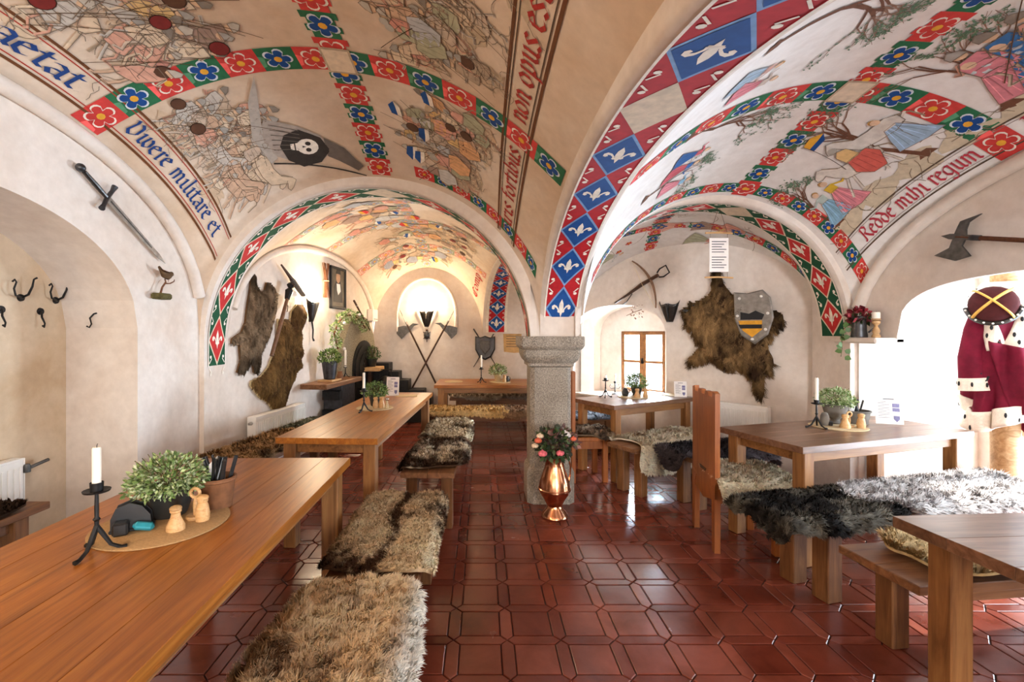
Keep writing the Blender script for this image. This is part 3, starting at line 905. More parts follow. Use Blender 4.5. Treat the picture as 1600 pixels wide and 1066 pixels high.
# ---- lettering
G = {
 'i': (.42, [[(.02, .82), (.2, 1), (.2, .1), (.4, 0)]]),
 'l': (.42, [[(.05, 1.45), (.2, 1.5), (.2, .1), (.4, 0)]]),
 't': (.5, [[(.2, 1.3), (.2, .1), (.42, 0)], [(-.02, .95), (.45, 1.0)]]),
 'o': (.72, [[(.3, 1), (.06, .75), (.06, .25), (.3, 0), (.55, .25), (.55, .75), (.3, 1)]]),
 'e': (.62, [[(.5, .12), (.3, 0), (.06, .22), (.06, .78), (.3, 1), (.52, .72), (.08, .56)]]),
 'a': (.70, [[(.08, .9), (.3, 1), (.5, .85), (.5, .1), (.64, 0)], [(.5, .55), (.2, .5), (.06, .3), (.2, 0), (.5, .2)]]),
 'r': (.52, [[(.02, .85), (.15, 1), (.15, 0), (.28, .03)], [(.15, .8), (.35, 1), (.48, .85)]]),
 's': (.58, [[(.5, .88), (.3, 1), (.08, .8), (.5, .28), (.28, 0), (.03, .14)]]),
 'u': (.74, [[(.02, .88), (.15, 1), (.15, .2), (.3, 0), (.52, .2)], [(.42, .9), (.52, 1), (.52, .1), (.68, 0)]]),
 'n': (.76, [[(.02, .85), (.15, 1), (.15, 0)], [(.15, .8), (.38, 1), (.54, .8), (.54, .1), (.7, 0)]]),
 'm': (1.1, [[(.02, .85), (.15, 1), (.15, 0)], [(.15, .8), (.35, 1), (.5, .8), (.5, 0)], [(.5, .8), (.7, 1), (.86, .8), (.86, .1), (1.02, 0)]]),
 'v': (.70, [[(.02, .95), (.14, 1), (.1, .3), (.3, 0), (.55, .3), (.5, .8), (.34, .98)]]),
 'f': (.5, [[(.45, 1.4), (.25, 1.48), (.16, 1.3), (.16, 0)], [(-.02, .92), (.42, .96)]]),
 'b': (.72, [[(.12, 1.5), (.12, .2), (.32, 0), (.56, .22), (.56, .75), (.36, .95), (.14, .8)]]),
 'p': (.74, [[(.02, .9), (.15, 1), (.15, -.5)], [(.15, .82), (.38, 1), (.56, .76), (.56, .24), (.36, 0), (.16, .14)]]),
 'd': (.72, [[(.0, 1.38), (.25, 1.2), (.55, .75), (.55, .25), (.3, 0), (.06, .25), (.06, .7), (.3, .92), (.5, .82)]]),
 'h': (.76, [[(.14, 1.5), (.14, 0)], [(.14, .8), (.4, 1), (.56, .75), (.52, .1), (.36, -.25)]]),
 'g': (.74, [[(.54, .95), (.3, 1), (.06, .75), (.06, .3), (.3, .06), (.54, .3)], [(.54, 1), (.54, -.25), (.3, -.45), (.04, -.32)]]),
 'V': (1.0, [[(.0, 1.25), (.2, 1.4), (.28, 1.1), (.2, .3), (.45, 0), (.82, .35), (.78, 1.1), (.55, 1.35)]]),
 'R': (.95, [[(.15, 1.35), (.15, 0), (.0, .1)], [(.0, 1.25), (.4, 1.42), (.66, 1.2), (.6, .85), (.18, .7)], [(.35, .7), (.6, .3), (.9, 0)]]),
 'C': (.95, [[(.8, 1.15), (.5, 1.4), (.12, 1.1), (.1, .3), (.42, 0), (.85, .22)], [(.42, 1.2), (.42, .2)]]),
 '.': (.3, [[(.1, .05), (.14, .1)]]), ' ': (.42, []), }
def text_w(txt): return sum(G[ch][0] for ch in txt)
def lettering(name, bay, parent, txt, c, a0, a1, size, col, dirn=1, base=-.05, lay=2):
    """runs along t at s=c from metric a0 to a1; dirn=-1 writes towards the camera"""
    mp0, L = path_map(bay, 't', c)
    flip = 1 if dirn > 0 else -1
    mp = (lambda x, y, o: mp0(x, y, o)) if flip > 0 else (lambda x, y, o: mp0(-x, -y, o))
    P = Paint(); W = text_w(txt); kx = abs(a1 - a0) / W
    x = a0 if flip > 0 else -a0
    nib = Vector((.075, .075))
    for ch in txt:
        w_, strokes = G[ch]
        for st in strokes:
            for p, q in zip(st, st[1:]):
                pts = [(p[0] - nib.x, p[1] - nib.y), (p[0] + nib.x, p[1] + nib.y), (q[0] + nib.x, q[1] + nib.y), (q[0] - nib.x, q[1] - nib.y)]
                d = Vector((q[0] - p[0], q[1] - p[1]))
                if abs(d.x * nib.y - d.y * nib.x) < .01 * d.length:
                    e = Vector((.022, -.022)); pts = [(p[0] - e.x, p[1] - e.y), (p[0] + e.x, p[1] + e.y), (q[0] + e.x, q[1] + e.y), (q[0] - e.x, q[1] - e.y)]
                P.poly([(x + a * kx, base + b * size) for a, b in pts], col, mp, lay)
        x += w_ * kx
    return P.build(name, parent, 'letter')
def strip(bay, parent, c, b0, b1, a0, a1, cols, lw=.013):
    P = Paint(); mp, L = path_map(bay, 't', c)
    n = 40
    for (b, col, k) in ((b0, cols[0], 1.3), (b1, cols[0], 1.3), (b0 + (b1 - b0) * .12, cols[1], .5), (b1 - (b1 - b0) * .12, cols[1], .5)):
        P.line([(a0 + (a1 - a0) * k_ / n, b) for k_ in range(n + 1)], lw * k, col, mp, 1)
    return P.build('painted_text_border', parent)
cL = .075
LtL = arclen(bayLF, 't', cL)[-1]
aB = arclen(bayLF, 't', cL); aBand = aB[int(80 * tY)]
strip(bayLF, ceilLF, cL, -.11, .11, .5, LtL - .05, (BRN, lin('#b0392f')))
lettering('painted_lettering', bayLF, ceilLF, 'Vivere militare et', cL, aBand + .16, LtL - .18, .085, lin('#23427f'))
lettering('painted_lettering', bayLF, ceilLF, 'senectutor aetat.'.replace('senectu', '').replace('c', ''), cL, aBand - .96, aBand - .15, .085, lin('#23427f'))
cR = .90
LtR = arclen(bayLF, 't', cR)[-1]; aBandR = arclen(bayLF, 't', cR)[int(80 * tY)]
strip(bayLF, ceilLF, cR, -.10, .10, .5, LtR - .05, (BRN, INK))
lettering('painted_lettering', bayLF, ceilLF, 'non opus est', cR, aBandR - .14, aBandR - 1.12, .085, lin('#a8322c'), -1)
lettering('painted_lettering', bayLF, ceilLF, 'viris fortibus', cR, LtR - .12, aBandR + .16, .085, lin('#a8322c'), -1)
cQ = .93
LtQ = arclen(bayRF, 't', cQ)[-1]; aBandQ = arclen(bayRF, 't', cQ)[int(80 * .69)]
strip(bayRF, ceilRF, cQ, -.085, .085, .5, LtQ - .05, (INK, lin('#8d7f78')), .008)
lettering('painted_lettering', bayRF, ceilRF, 'Redde mihi regum', cQ, LtQ - .32, aBandQ + .12, .08, lin('#b23a48'), -1)
lettering('painted_lettering', bayRF, ceilRF, 'l v', cQ, aBandQ - .14, aBandQ - .34, .075, lin('#b23a48'), -1)
lettering('painted_lettering', bayLB, ceilLB, 'Comp', .93, arclen(bayLB, 't', .93)[-1] - .12, arclen(bayLB, 't', .93)[-1] - .75, .10, lin('#b23a38'), -1)

# ---- figure scenes
def local_map(bay, s0, t0, side, k=1.0, rot=0.0):
    """2D drawing (x right, y up towards the crown) placed on the vault at s0,t0. side L: feet to s=0; R: feet to s=1"""
    sg = 1 if side == 'L' else -1
    cr, sr = math.cos(rot), math.sin(rot)
    da, db, _ = bay.fr(s0, t0); la, lb = da.length, db.length
    def mp(x, y, o):
        x, y = (x * cr - y * sr) * k, (x * sr + y * cr) * k
        return bay.off(min(.995, max(.005, s0 + sg * y / la)), min(.995, max(.005, t0 + sg * x / lb)), o)
    return mp
R_ = random.Random(5)
def wash(c, k=.35, g=lin('#e6d5bd')): return tuple(c[i] * (1 - k) + g[i] * k for i in range(3))
TINT = [lin(h) for h in ('#d9c3a8', '#cfae93', '#c9b7a4', '#d8a58f', '#b9a48e', '#c7c0b6', '#e0cdb3')]
HOT = [lin(h) for h in ('#d98a2e', '#c9564e', '#6b2b2e', '#8fa5bd', '#b9c2cb', '#d07a72', '#7f9170', '#3f6a9e', '#d9a83d')]
HOT = [wash(c, .38) for c in HOT]
INK = wash(INK, .15)
def jit(pts, j): return [(p[0] + R_.uniform(-j, j), p[1] + R_.uniform(-j, j)) for p in pts]
def outline(P, pts, mp, col=INK, w_=.005, lay=3): P.line(list(pts) + [pts[0]], w_, col, mp, lay)
def soldier(P, mp, col, spear=True, shield=None, lean=0, lay=1, ink=INK, mir=1):
    def q(pts): return [(mir * (p[0] + lean * p[1]), p[1]) for p in pts]
    tun = q(jit([(-.07, .13), (-.075, .25), (-.05, .31), (.05, .31), (.08, .24), (.10, .12), (.04, .10), (-.02, .11)], .008))
    P.poly(tun, col, mp, lay); outline(P, tun, mp, ink, .005, lay + 2)
    for lx in (-.03, .05):
        lg = q(jit([(lx, .12), (lx + R_.uniform(-.03, .04), .06), (lx + R_.uniform(-.04, .05), 0), (lx + .03, -.005)], .006))
        P.line(lg, .016, R_.choice(TINT), mp, lay); P.line([(p[0] + .008, p[1]) for p in lg], .004, ink, mp, lay + 2)
    for sgn in (-1, 1):
        am = q(jit([(sgn * .05, .29), (sgn * .10, .22), (sgn * .13 + .02, .24)], .01))
        P.line(am, .02, R_.choice(TINT), mp, lay); P.line(am, .004, ink, mp, lay + 2)
    hd = q([(.0, .35)])[0]
    P.disc(hd[0], hd[1], .034, lin('#d9b796'), mp, lay + 1, 8)
    hel = q([(-.04, .35), (-.035, .39), (0, .42), (.035, .39), (.042, .35)])
    P.poly(hel, R_.choice([lin('#a7a39c'), lin('#bfb8ab'), lin('#8c8378')]), mp, lay + 2); outline(P, hel, mp, ink, .004, lay + 3)
    for k in range(3):
        y = .15 + k * .05; P.line(q([(-.05, y), (.06, y + R_.uniform(-.02, .02))]), .003, ink, mp, lay + 2)
    if spear:
        a = R_.uniform(-.5, .5); c = q([(.12, .22)])[0]
        P.line([(c[0] - .26 * math.cos(a + 1.1), c[1] - .26 * math.sin(a + 1.1)), (c[0] + .34 * math.cos(a + 1.1), c[1] + .34 * math.sin(a + 1.1))], .005, lin('#5f4630'), mp, lay + 3)
    if shield:
        c = q([(-.10, .2)])[0]; P.disc(c[0], c[1], .065, lin('#3d2a20'), mp, lay + 3, 14); P.disc(c[0], c[1], .058, shield, mp, lay + 4, 14)
def horse(P, mp, col, lay=1, ink=INK, mir=1):
    q = lambda pts: [(mir * p[0], p[1]) for p in pts]
    body = q(jit([(-.2, .16), (-.22, .24), (-.15, .29), (.0, .275), (.12, .30), (.19, .40), (.25, .43), (.33, .37), (.35, .33), (.31, .31), (.25, .33), (.22, .24), (.18, .16), (.05, .13), (-.1, .13)], .006))
    P.poly(body, col, mp, lay); outline(P, body, mp, ink, .005, lay + 2)
    for lx, k in ((-.17, -.04), (-.11, .02), (.12, .06), (.18, .12)):
        lg = q(jit([(lx, .16), (lx + k * .5, .08), (lx + k, 0)], .006)); P.line(lg, .022, col, mp, lay); P.line([(p[0] + .01, p[1]) for p in lg], .004, ink, mp, lay + 2)
    P.line(q([(-.21, .25), (-.28, .2), (-.29, .08)]), .014, lin('#9c8a74'), mp, lay)
    P.line(q([(.13, .31), (.2, .41)]), .014, lin('#9c8a74'), mp, lay + 2)
def rider(P, mp, col, cloth, mir=1, flag=None, lay=1):
    horse(P, mp, cloth, lay, INK, mir)
    q = lambda pts: [(mir * p[0], p[1]) for p in pts]
    sk = q([(-.2, .2), (-.16, .30), (.03, .30), (.08, .16), (.0, .06), (-.12, .05)]); P.poly(sk, col, mp, lay + 3); outline(P, sk, mp, INK, .004, lay + 4)
    for k in range(4): P.line(q([(-.14 + k * .05, .27), (-.16 + k * .06, .08)]), .004, tuple(c * .6 for c in col), mp, lay + 4)
    t = q([(-.10, .29), (-.09, .42), (-.02, .45), (.04, .40), (.04, .29)]); P.poly(t, R_.choice(HOT), mp, lay + 3); outline(P, t, mp, INK, .004, lay + 4)
    c = q([(-.02, .49)])[0]; P.disc(c[0], c[1], .038, lin('#b5b0a6'), mp, lay + 4, 9)
    l = q([(.06, .3), (-.02 - .25, .62)]) if flag is None else q([(.1, .25), (.0, .75)])
    P.line(l, .006, lin('#4f3a2a'), mp, lay + 5)
    if flag:
        P.poly(q([(.0, .75), (-.12, .78), (-.2, .72), (-.12, .70), (.012, .68)]), flag[0], mp, lay + 5); P.poly(q([(.012, .68), (-.12, .70), (-.2, .72), (-.13, .65), (.022, .63)]), flag[1], mp, lay + 5)
def scribble(P, mp, col, n=6, r=.08, w_=.004, lay=2):
    for _ in range(n):
        x, y = R_.uniform(-r, r), R_.uniform(-r, r) * .6; pts = [(x, y)]
        a = R_.uniform(0, 6.3)
        for _k in range(5):
            a += R_.uniform(-1, 1); x += math.cos(a) * r * .3; y += math.sin(a) * r * .22; pts.append((x, y))
        P.line(pts, w_, col, mp, lay)
def blot(P, mp, r, col, lay=0, n=18):
    ph = R_.uniform(0, 6)
    P.poly([(r * (1 + .25 * math.sin(3 * 2 * PI * k / n + ph) + R_.uniform(-.1, .1)) * math.cos(2 * PI * k / n), .6 * r * (1 + R_.uniform(-.15, .15)) * math.sin(2 * PI * k / n)) for k in range(n)], col, mp, lay)
def tree(P, mp, h, lean=0.0, seed=1, leaf=GRN, lay=1):
    r2 = random.Random(seed)
    def grow(x, y, a, l, w_, d):
        x2, y2 = x + math.cos(a) * l, y + math.sin(a) * l
        xm, ym = (x + x2) / 2 + r2.uniform(-.08, .08) * l, (y + y2) / 2 + r2.uniform(-.08, .08) * l
        P.line([(x, y), (xm, ym), (x2, y2)], w_, lin('#6f4b39') if d > 2 else lin('#8a6a58'), mp, lay)
        if d <= 1:
            for _ in range(2):
                t = r2.random(); lx, ly = x + (x2 - x) * t + r2.uniform(-.02, .02), y + (y2 - y) * t + r2.uniform(-.02, .02); b_ = r2.uniform(0, 6.3)
                P.poly([(lx, ly), (lx + .016 * math.cos(b_ + .35), ly + .016 * math.sin(b_ + .35)), (lx + .028 * math.cos(b_), ly + .028 * math.sin(b_)), (lx + .016 * math.cos(b_ - .35), ly + .016 * math.sin(b_ - .35))], lin('#5f7d62'), mp, lay + 1)
        if d > 0:
            for k in range(2 if d < 4 else 3): grow(x2, y2, a + r2.uniform(-.75, .75), l * r2.uniform(.62, .82), w_ * .6, d - 1)
    P.poly([(-.06, 0), (.07, 0), (.03, .05), (-.02, .05)], lin('#6f4b39'), mp, lay)
    grow(0, 0, PI / 2 + lean, h * .33, h * .036, 5)
def lady(P, mp, col1, col2, lay=1, mir=1):
    q = lambda pts: [(mir * p[0], p[1]) for p in pts]
    sk = q(jit([(-.16, 0), (-.11, .14), (-.05, .26), (.05, .26), (.11, .12), (.2, -.01), (.05, -.03)], .01)); P.poly(sk, col1, mp, lay)
    for k in range(7):
        x = -.12 + k * .045; P.line(q([(x * .35, .25), (x, .01)]), .006, tuple(min(1, c * (.65 if k % 2 else 1.5)) for c in col1), mp, lay + 1)
    t = q([(-.05, .25), (-.06, .34), (.05, .34), (.05, .25)]); P.poly(t, col2, mp, lay + 1)
    P.line(q([(.04, .33), (.13, .28), (.18, .31)]), .02, col2, mp, lay + 1)
    c = q([(0, .39)])[0]; P.disc(c[0], c[1], .036, lin('#e3c1a2'), mp, lay + 2, 9); P.disc(c[0] - .01 * mir, c[1] + .015, .034, lin('#b98b4e'), mp, lay + 1, 9)
    outline(P, sk, mp, lin('#8f7468'), .004, lay + 2)

# left near vault, battle scenes left of the crown
def battle(bay, parent, side, s_list, t_range, n, kinds, scale=1.0, seed=3, hot=.35):
    global R_
    R_ = random.Random(seed); P = Paint(); items = []
    for k in range(n):
        s0 = R_.choice(s_list) + R_.uniform(-.03, .03); t0 = R_.uniform(*t_range); items.append((s0, t0))
    items.sort(key=lambda q: -q[0] if side == 'L' else q[0])
    lay = 1
    for i, (s0, t0) in enumerate(items):
        mp = local_map(bay, s0, t0, side, scale * R_.uniform(.9, 1.15), R_.uniform(-.12, .12))
        if i % 3 == 0: blot(P, mp, .13, R_.choice([lin('#cdb59a'), lin('#c6b196'), lin('#d3bda2')]), 0)
        kd = R_.choice(kinds); col = R_.choice(HOT) if R_.random() < hot else R_.choice(TINT)
        L_ = 1 + (i % 4)
        if kd == 's': soldier(P, mp, col, R_.random() < .7, R_.choice([None] * 6 + [lin('#5d4030'), lin('#7b2d2a')]), R_.uniform(-.5, .5), L_, INK, R_.choice((-1, 1)))
        elif kd == 'h': horse(P, mp, R_.choice(TINT), L_, INK, R_.choice((-1, 1)))
        elif kd == 'r': rider(P, mp, R_.choice(HOT), R_.choice(TINT), R_.choice((-1, 1)), None, L_)
        elif kd == 'f': rider(P, mp, R_.choice(HOT), R_.choice(TINT), R_.choice((-1, 1)), R_.choice([(YEL, BLU), (RED, YEL), (BLU, WHT)]), L_)
        scribble(P, mp, INK, 3, .12)
    return P.build('painted_scene', parent)
battle(bayLF, ceilLF, 'L', (.13, .18, .24), (.36, .655), 34, 'sssssh', .85, 3, .22)
battle(bayLF, ceilLF, 'L', (.12, .16, .22), (.74, .95), 34, 'ssshh', .72, 8, .05)
battle(bayLF, ceilLF, 'R', (.76, .80, .85), (.42, .655), 22, 'ssssrf', .8, 21, .45)
battle(bayLF, ceilLF, 'R', (.72, .79, .84), (.74, .95), 26, 'ssssrf', .72, 27, .4)
# hooded reaper with scythe
P = Paint(); mp = local_map(bayLF, .30, .83, 'L', 1.1, -.25)
g1, g2, g3 = lin('#a79c92'), lin('#6d645c'), lin('#3a342f')
P.poly([(-.42, .02), (-.2, -.06), (.1, -.1), (.34, -.02), (.30, .03), (.08, -.03), (-.2, .0)], lin('#b3aca3'), mp, 6)
P.poly([(-.05, .0), (.02, .2), (.1, .34), (.24, .42), (.34, .34), (.36, .16), (.28, .02), (.1, -.06)], g1, mp, 6)
P.poly([(.12, .36), (.2, .5), (.30, .58), (.36, .64), (.42, .6), (.34, .46), (.3, .38)], g2, mp, 7)
P.poly([(.05, .20), (.12, .34), (.24, .40), (.36, .33), (.4, .2), (.33, .1), (.2, .06), (.1, .1)], g3, mp, 7)
P.disc(.21, .245, .075, WHT, mp, 8, 14); P.poly([(.17, .2), (.25, .2), (.235, .13), (.185, .13)], WHT, mp, 8)
for dx in (-.03, .03): P.disc(.21 + dx, .25, .02, g3, mp, 9, 8)
P.poly([(.2, .21), (.22, .21), (.21, .235)], g3, mp, 9); P.line([(.18, .16), (.24, .16)], .008, g3, mp, 9)
for k in range(6): P.line([(.0 + k * .045, .02), (.06 + k * .035, .2)], .006, g2, mp, 8)
P.line([(.34, .0), (.46, .66)], .014, g3, mp, 8)
P.build('painted_scene', ceilLF)
# pale right vault: trees, riders, ladies
R_ = random.Random(40); P = Paint()
for (s0, t0, sd, h, ln, se) in ((.87, .95, 'R', .65, .25, 3), (.87, .76, 'R', .9, .45, 9), (.87, .64, 'R', .8, -.35, 12), (.16, .70, 'L', .8, -.4, 14), (.16, .50, 'L', .9, .2, 18), (.15, .88, 'L', .6, .1, 24)):
    tree(P, local_map(bayRF, s0, t0, sd), h, ln, se)
m1 = local_map(bayRF, .86, .90, 'R', .8); lady(P, m1, lin('#d98a94'), lin('#d9b43c'), 2)
m1 = local_map(bayRF, .86, .93, 'R', .75); lady(P, m1, lin('#8cb6cf'), lin('#b9c9c2'), 2, -1)
m1 = local_map(bayRF, .84, .83, 'R', .85); rider(P, m1, lin('#d0655a'), lin('#ddd5ca'), -1, (YEL, BLU), 3)
m1 = local_map(bayRF, .80, .765, 'R', .85); horse(P, m1, lin('#d8d3cb'), 3, INK, -1)
m1 = local_map(bayRF, .82, .745, 'R', .8); lady(P, m1, lin('#9fbbd4'), lin('#d9d3c8'), 4)
for (t0, c1, c2) in ((.60, '#d98a94', '#c9d2d6'), (.565, '#3f74ad', '#b8c3cc'), (.53, '#d7a08f', '#8fb0cc')):
    m1 = local_map(bayRF, .82, t0, 'R', 1.05); soldier(P, m1, lin(c1), True, None, 0, 3); 
    m1 = local_map(bayRF, .85, t0 + .01, 'R', .9); lady(P, m1, lin(c1), lin(c2), 2)
for (s0, t0, c1, c2) in ((.2, .84, '#c9606a', '#3567a5'), (.2, .80, '#3567a5', '#c9606a'), (.22, .90, '#d98a94', '#8cb6cf'), (.2, .62, '#d98a94', '#c7b7ac'), (.17, .58, '#a9bfd0', '#cfa79b')):
    m1 = local_map(bayRF, s0, t0, 'L', .62); lady(P, m1, lin(c1), lin(c2), 2, R_.choice((-1, 1)))
for t0 in (.62, .7, .78, .86, .93):
    m1 = local_map(bayRF, .875, t0, 'R'); blot(P, m1, .16, lin('#cdbfa6'), 0); scribble(P, m1, lin('#8a7a66'), 5, .14)
P.build('painted_scene', ceilRF)
battle(bayLB, ceilLB, 'L', (.15, .24, .33), (.08, .9), 26, 'ssrf', .75, 51, .3)
battle(bayLB, ceilLB, 'R', (.68, .78, .85), (.3, .92), 20, 'ssrf', .75, 57, .3)
P = Paint(); R_ = random.Random(61)
for k in range(16):
    m1 = local_map(bayRB, R_.uniform(.1, .75), R_.uniform(.12, .9), 'L', .8, R_.uniform(-.4, .4))
    if k % 3 == 0: lady(P, m1, R_.choice(HOT), R_.choice(HOT), 2)
    elif k % 3 == 1: P.line([(.25 * math.cos(a / 3), .12 * math.sin(a / 3)) for a in range(12)], .006, lin('#8a7a66'), m1, 2)
    else: scribble(P, m1, lin('#8a6a58'), 5, .15)
for k in range(26):
    m1 = local_map(bayRB, R_.uniform(.05, .3), R_.uniform(.05, .9), 'L', .8); flower(P, 0, .14, k % 2, m1, 1)
P.build('painted_scene', ceilRB)

# ================================================================== FURNITURE
def table(label, x, y, rz, L, W, H=.77, n=5, mat='oak', leg='oak_edge', lt=.085, apron=True, inset=.05):
    t = thing('dining_table', label, 'table', (x, y, 0), rz)
    pw = W / n; th = .042
    mb = MB(); mb.box(-L / 2, L / 2, -pw / 2 + .0003, pw / 2 - .0003, -th, 0, .0013)
    me = mb.mesh('tabletop_plank', MAT[mat])
    for k in range(n): inst('tabletop_plank', me, t, (0, -W / 2 + pw * (k + .5), H))
    mb = MB(); mb.box(-lt / 2, lt / 2, -lt / 2, lt / 2, 0, H - th, .005); 
    ml = mb.mesh('leg', MAT['oak_leg'])
    for sx in (-1, 1):
        for sy in (-1, 1): inst('leg', ml, t, (sx * (L / 2 - inset - lt / 2), sy * (W / 2 - .03 - lt / 2), 0))
    if apron:
        mb = MB(); mb.box(-L / 2 + inset + lt, L / 2 - inset - lt, -.014, .014, H - th - .075, H - th, .003); ma = mb.mesh('apron', MAT[leg])
        for sy in (-1, 1): inst('apron', ma, t, (0, sy * (W / 2 - .03 - lt / 2), 0))
        mb = MB(); mb.box(-.014, .014, -W / 2 + .03 + lt, W / 2 - .03 - lt, H - th - .075, H - th, .003); ma = mb.mesh('end_apron', MAT[leg])
        for sx in (-1, 1): inst('end_apron', ma, t, (sx * (L / 2 - inset - lt / 2), 0, 0))
    return t
def bench(label, x, y, rz, L, W=.36, H=.45, lt=.085, ins=.10, mat='bench', n=2):
    t = thing('wooden_bench', label, 'bench', (x, y, 0), rz)
    th = .04; pw = W / n
    mb = MB(); mb.box(-L / 2, L / 2, -pw / 2 + .0006, pw / 2 - .0006, -th, 0, .004); me = mb.mesh('seat_plank', MAT[mat])
    for k in range(n): inst('seat_plank', me, t, (0, -W / 2 + pw * (k + .5), H))
    mb = MB(); mb.box(-lt / 2, lt / 2, -lt / 2, lt / 2, 0, H - th, .005); ml = mb.mesh('leg', MAT['bench_leg'])
    for sx in (-1, 1):
        for sy in (-1, 1): inst('leg', ml, t, (sx * (L / 2 - ins - lt / 2), sy * (W / 2 - .025 - lt / 2), 0))
    mb = MB(); mb.box(-L / 2 + ins + lt, L / 2 - ins - lt, -.014, .014, H - th - .07, H - th, .003); ma = mb.mesh('rail', MAT[mat])
    for sy in (-1, 1): inst('rail', ma, t, (0, sy * (W / 2 - .025 - lt / 2), 0))
    return t
r_ = math.radians
TB = {}
def corner_table(key, label, fx, fy, ang, L, W, **kw):
    """front corner, long side at ang, short side at ang+90"""
    a = r_(ang); d = Vector((math.cos(a), math.sin(a))); e = Vector((-d.y, d.x))
    c = Vector((fx, fy)) + d * L / 2 + e * W / 2
    TB[key] = (c, a, L, W); return table(label, c.x, c.y, a, L, W, **kw)
table('long orange-brown oak table nearest the camera on the left', -1.155, 1.33, r_(90.8), 2.60, .86, n=6, lt=.09)
table('long oak table in the middle of the left aisle', -.985, 4.32, r_(87.2), 2.40, .70, n=5)
table('oak table standing across the room before the back wall', .22, 6.70, 0, 1.72, .84, n=5, lt=.08)
corner_table('R1', 'brown table beside the small window right of the pillar', 1.29, 4.50, 29, 1.22, .62, n=4, mat='walnut', lt=.075)
corner_table('R2', 'brown table running into the bright garden-door niche', 1.99, 2.87, 17, 1.64, .66, n=5, mat='walnut', lt=.085)
corner_table('R3', 'brown table cut off by the lower right corner of the photo', 1.665, .62, 3.5, 1.3, 1.18, n=6, mat='walnut', lt=.088, apron=False, inset=.11)
bench('low bench along the near left table under two sheepskins', -.46, 1.72, r_(90.5), 2.36, .40)
bench('low bench along the middle left table on its aisle side', -.36, 4.46, r_(88), 2.12, .40)
bench('bench before the table at the back wall with a tan sheepskin', .1, 6.06, 0, 1.70, .32)
bench('bench against the back wall behind the rear table', .25, 7.46, 0, 1.5, .34)
bench('low bench along the left wall below the pelts', -1.93, 4.55, r_(82), 1.9, .36)
bench('short bench inside the coat niche on the far left', -2.64, 2.05, r_(90), 1.3, .27, .50)
bc = {}
def corner_bench(key, label, fx, fy, ang, L, W=.36, H=.45, **kw):
    a = r_(ang); d = Vector((math.cos(a), math.sin(a))); e = Vector((-d.y, d.x))
    c = Vector((fx, fy)) + d * L / 2 + e * W / 2
    bc[key] = (c, a, L, W); return bench(label, c.x, c.y, a, L, W, H, **kw)
corner_bench('R1f', 'bench in front of the window table with a cream sheepskin', 1.36, 4.08, 31, 1.25, .34)
corner_bench('R1b', 'bench between the window table and the small window', 1.02, 5.36, 29, .78, .30)
corner_bench('R2f', 'bench in front of the garden-door table with two grey sheepskins', 1.66, 2.44, 14, 2.0, .36, ins=.24, lt=.10)
corner_bench('R2b', 'bench on the far side of the garden-door table', 1.72, 3.80, 17, 1.10, .32)
corner_bench('R3', 'bench with bare seat end beside the lower right table', 1.775, 1.88, 6, 1.3, .38, ins=.17, lt=.09)

# high-backed chairs
def chair(label, x, y, rz, w_=.46, d_=.40, hb=1.08):
    """back panel in local YZ plane at x=0, seat towards +x"""
    t = thing('high_back_chair', label, 'chair', (x, y, 0), rz)
    mb = MB(); mb.box(0, d_, -w_ / 2, w_ / 2, .41, .45, .006); mb.build('seat', MAT['chairw'], t)
    top = [(-w_ / 2, .42), (w_ / 2, .42), (w_ / 2, hb - .03)]
    n = 5
    prof = [(w_ / 2, hb)]
    top = [(-w_ / 2, .36), (-.17, .34), (.0, .30), (.17, .34), (w_ / 2, .36), (w_ / 2, hb), (w_ / 2 - .05, hb + .012), (w_ / 2 - .06, hb - .03), (.11, hb - .03), (.10, hb), (.04, hb), (.03, hb - .03),
           (-.03, hb - .03), (-.04, hb), (-.10, hb), (-.11, hb - .03), (-w_ / 2 + .06, hb - .03), (-w_ / 2 + .05, hb + .012), (-w_ / 2, hb)]
    M = frame((0, 0, 0), (0, 1, 0), (0, 0, 1), (1, 0, 0))
    mb = MB(); mb.prism(top, -.032, 0, M); bk = mb.build('backrest', MAT['chairw'], t, smooth=False)
    mb = MB(); mb.prism([(-.07, .52), (.07, .52), (.05, .50), (-.05, .50)], -.036, -.03, M); mb.build('carved_slot', MAT['dark_wood'], bk, smooth=False)
    for sy in (-1, 1):
        mb = MB(); mb.prism([(sy * w_ / 2, 0), (sy * (w_ / 2 - .055), 0), (sy * (w_ / 2 - .06), .36), (sy * (w_ / 2 - .10), .42), (sy * w_ / 2, .46)][::sy], -.034, .002, M); mb.build('leg', MAT['chairw'], t, smooth=False)
        mb = MB(); mb.box(d_ - .06, d_ - .01, sy * (w_ / 2 - .03) - .025, sy * (w_ / 2 - .03) + .025, 0, .41, .004); mb.build('leg', MAT['chairw'], t)
    for sy in (-1, 1):
        mb = MB(); mb.box(.0, d_ - .06, sy * (w_ / 2 - .03) - .012, sy * (w_ / 2 - .03) + .012, .33, .41, .003); mb.build('side_rail', MAT['chairw'], t)
    return t
chair('red-brown high-backed chair with crenellated top at the garden-door table', 1.63, 3.34, r_(-8), .48, .40, 1.07)
chair('red-brown high-backed chair half hidden behind the granite pillar', .91, 4.74, r_(4), .38, .34, 1.09)

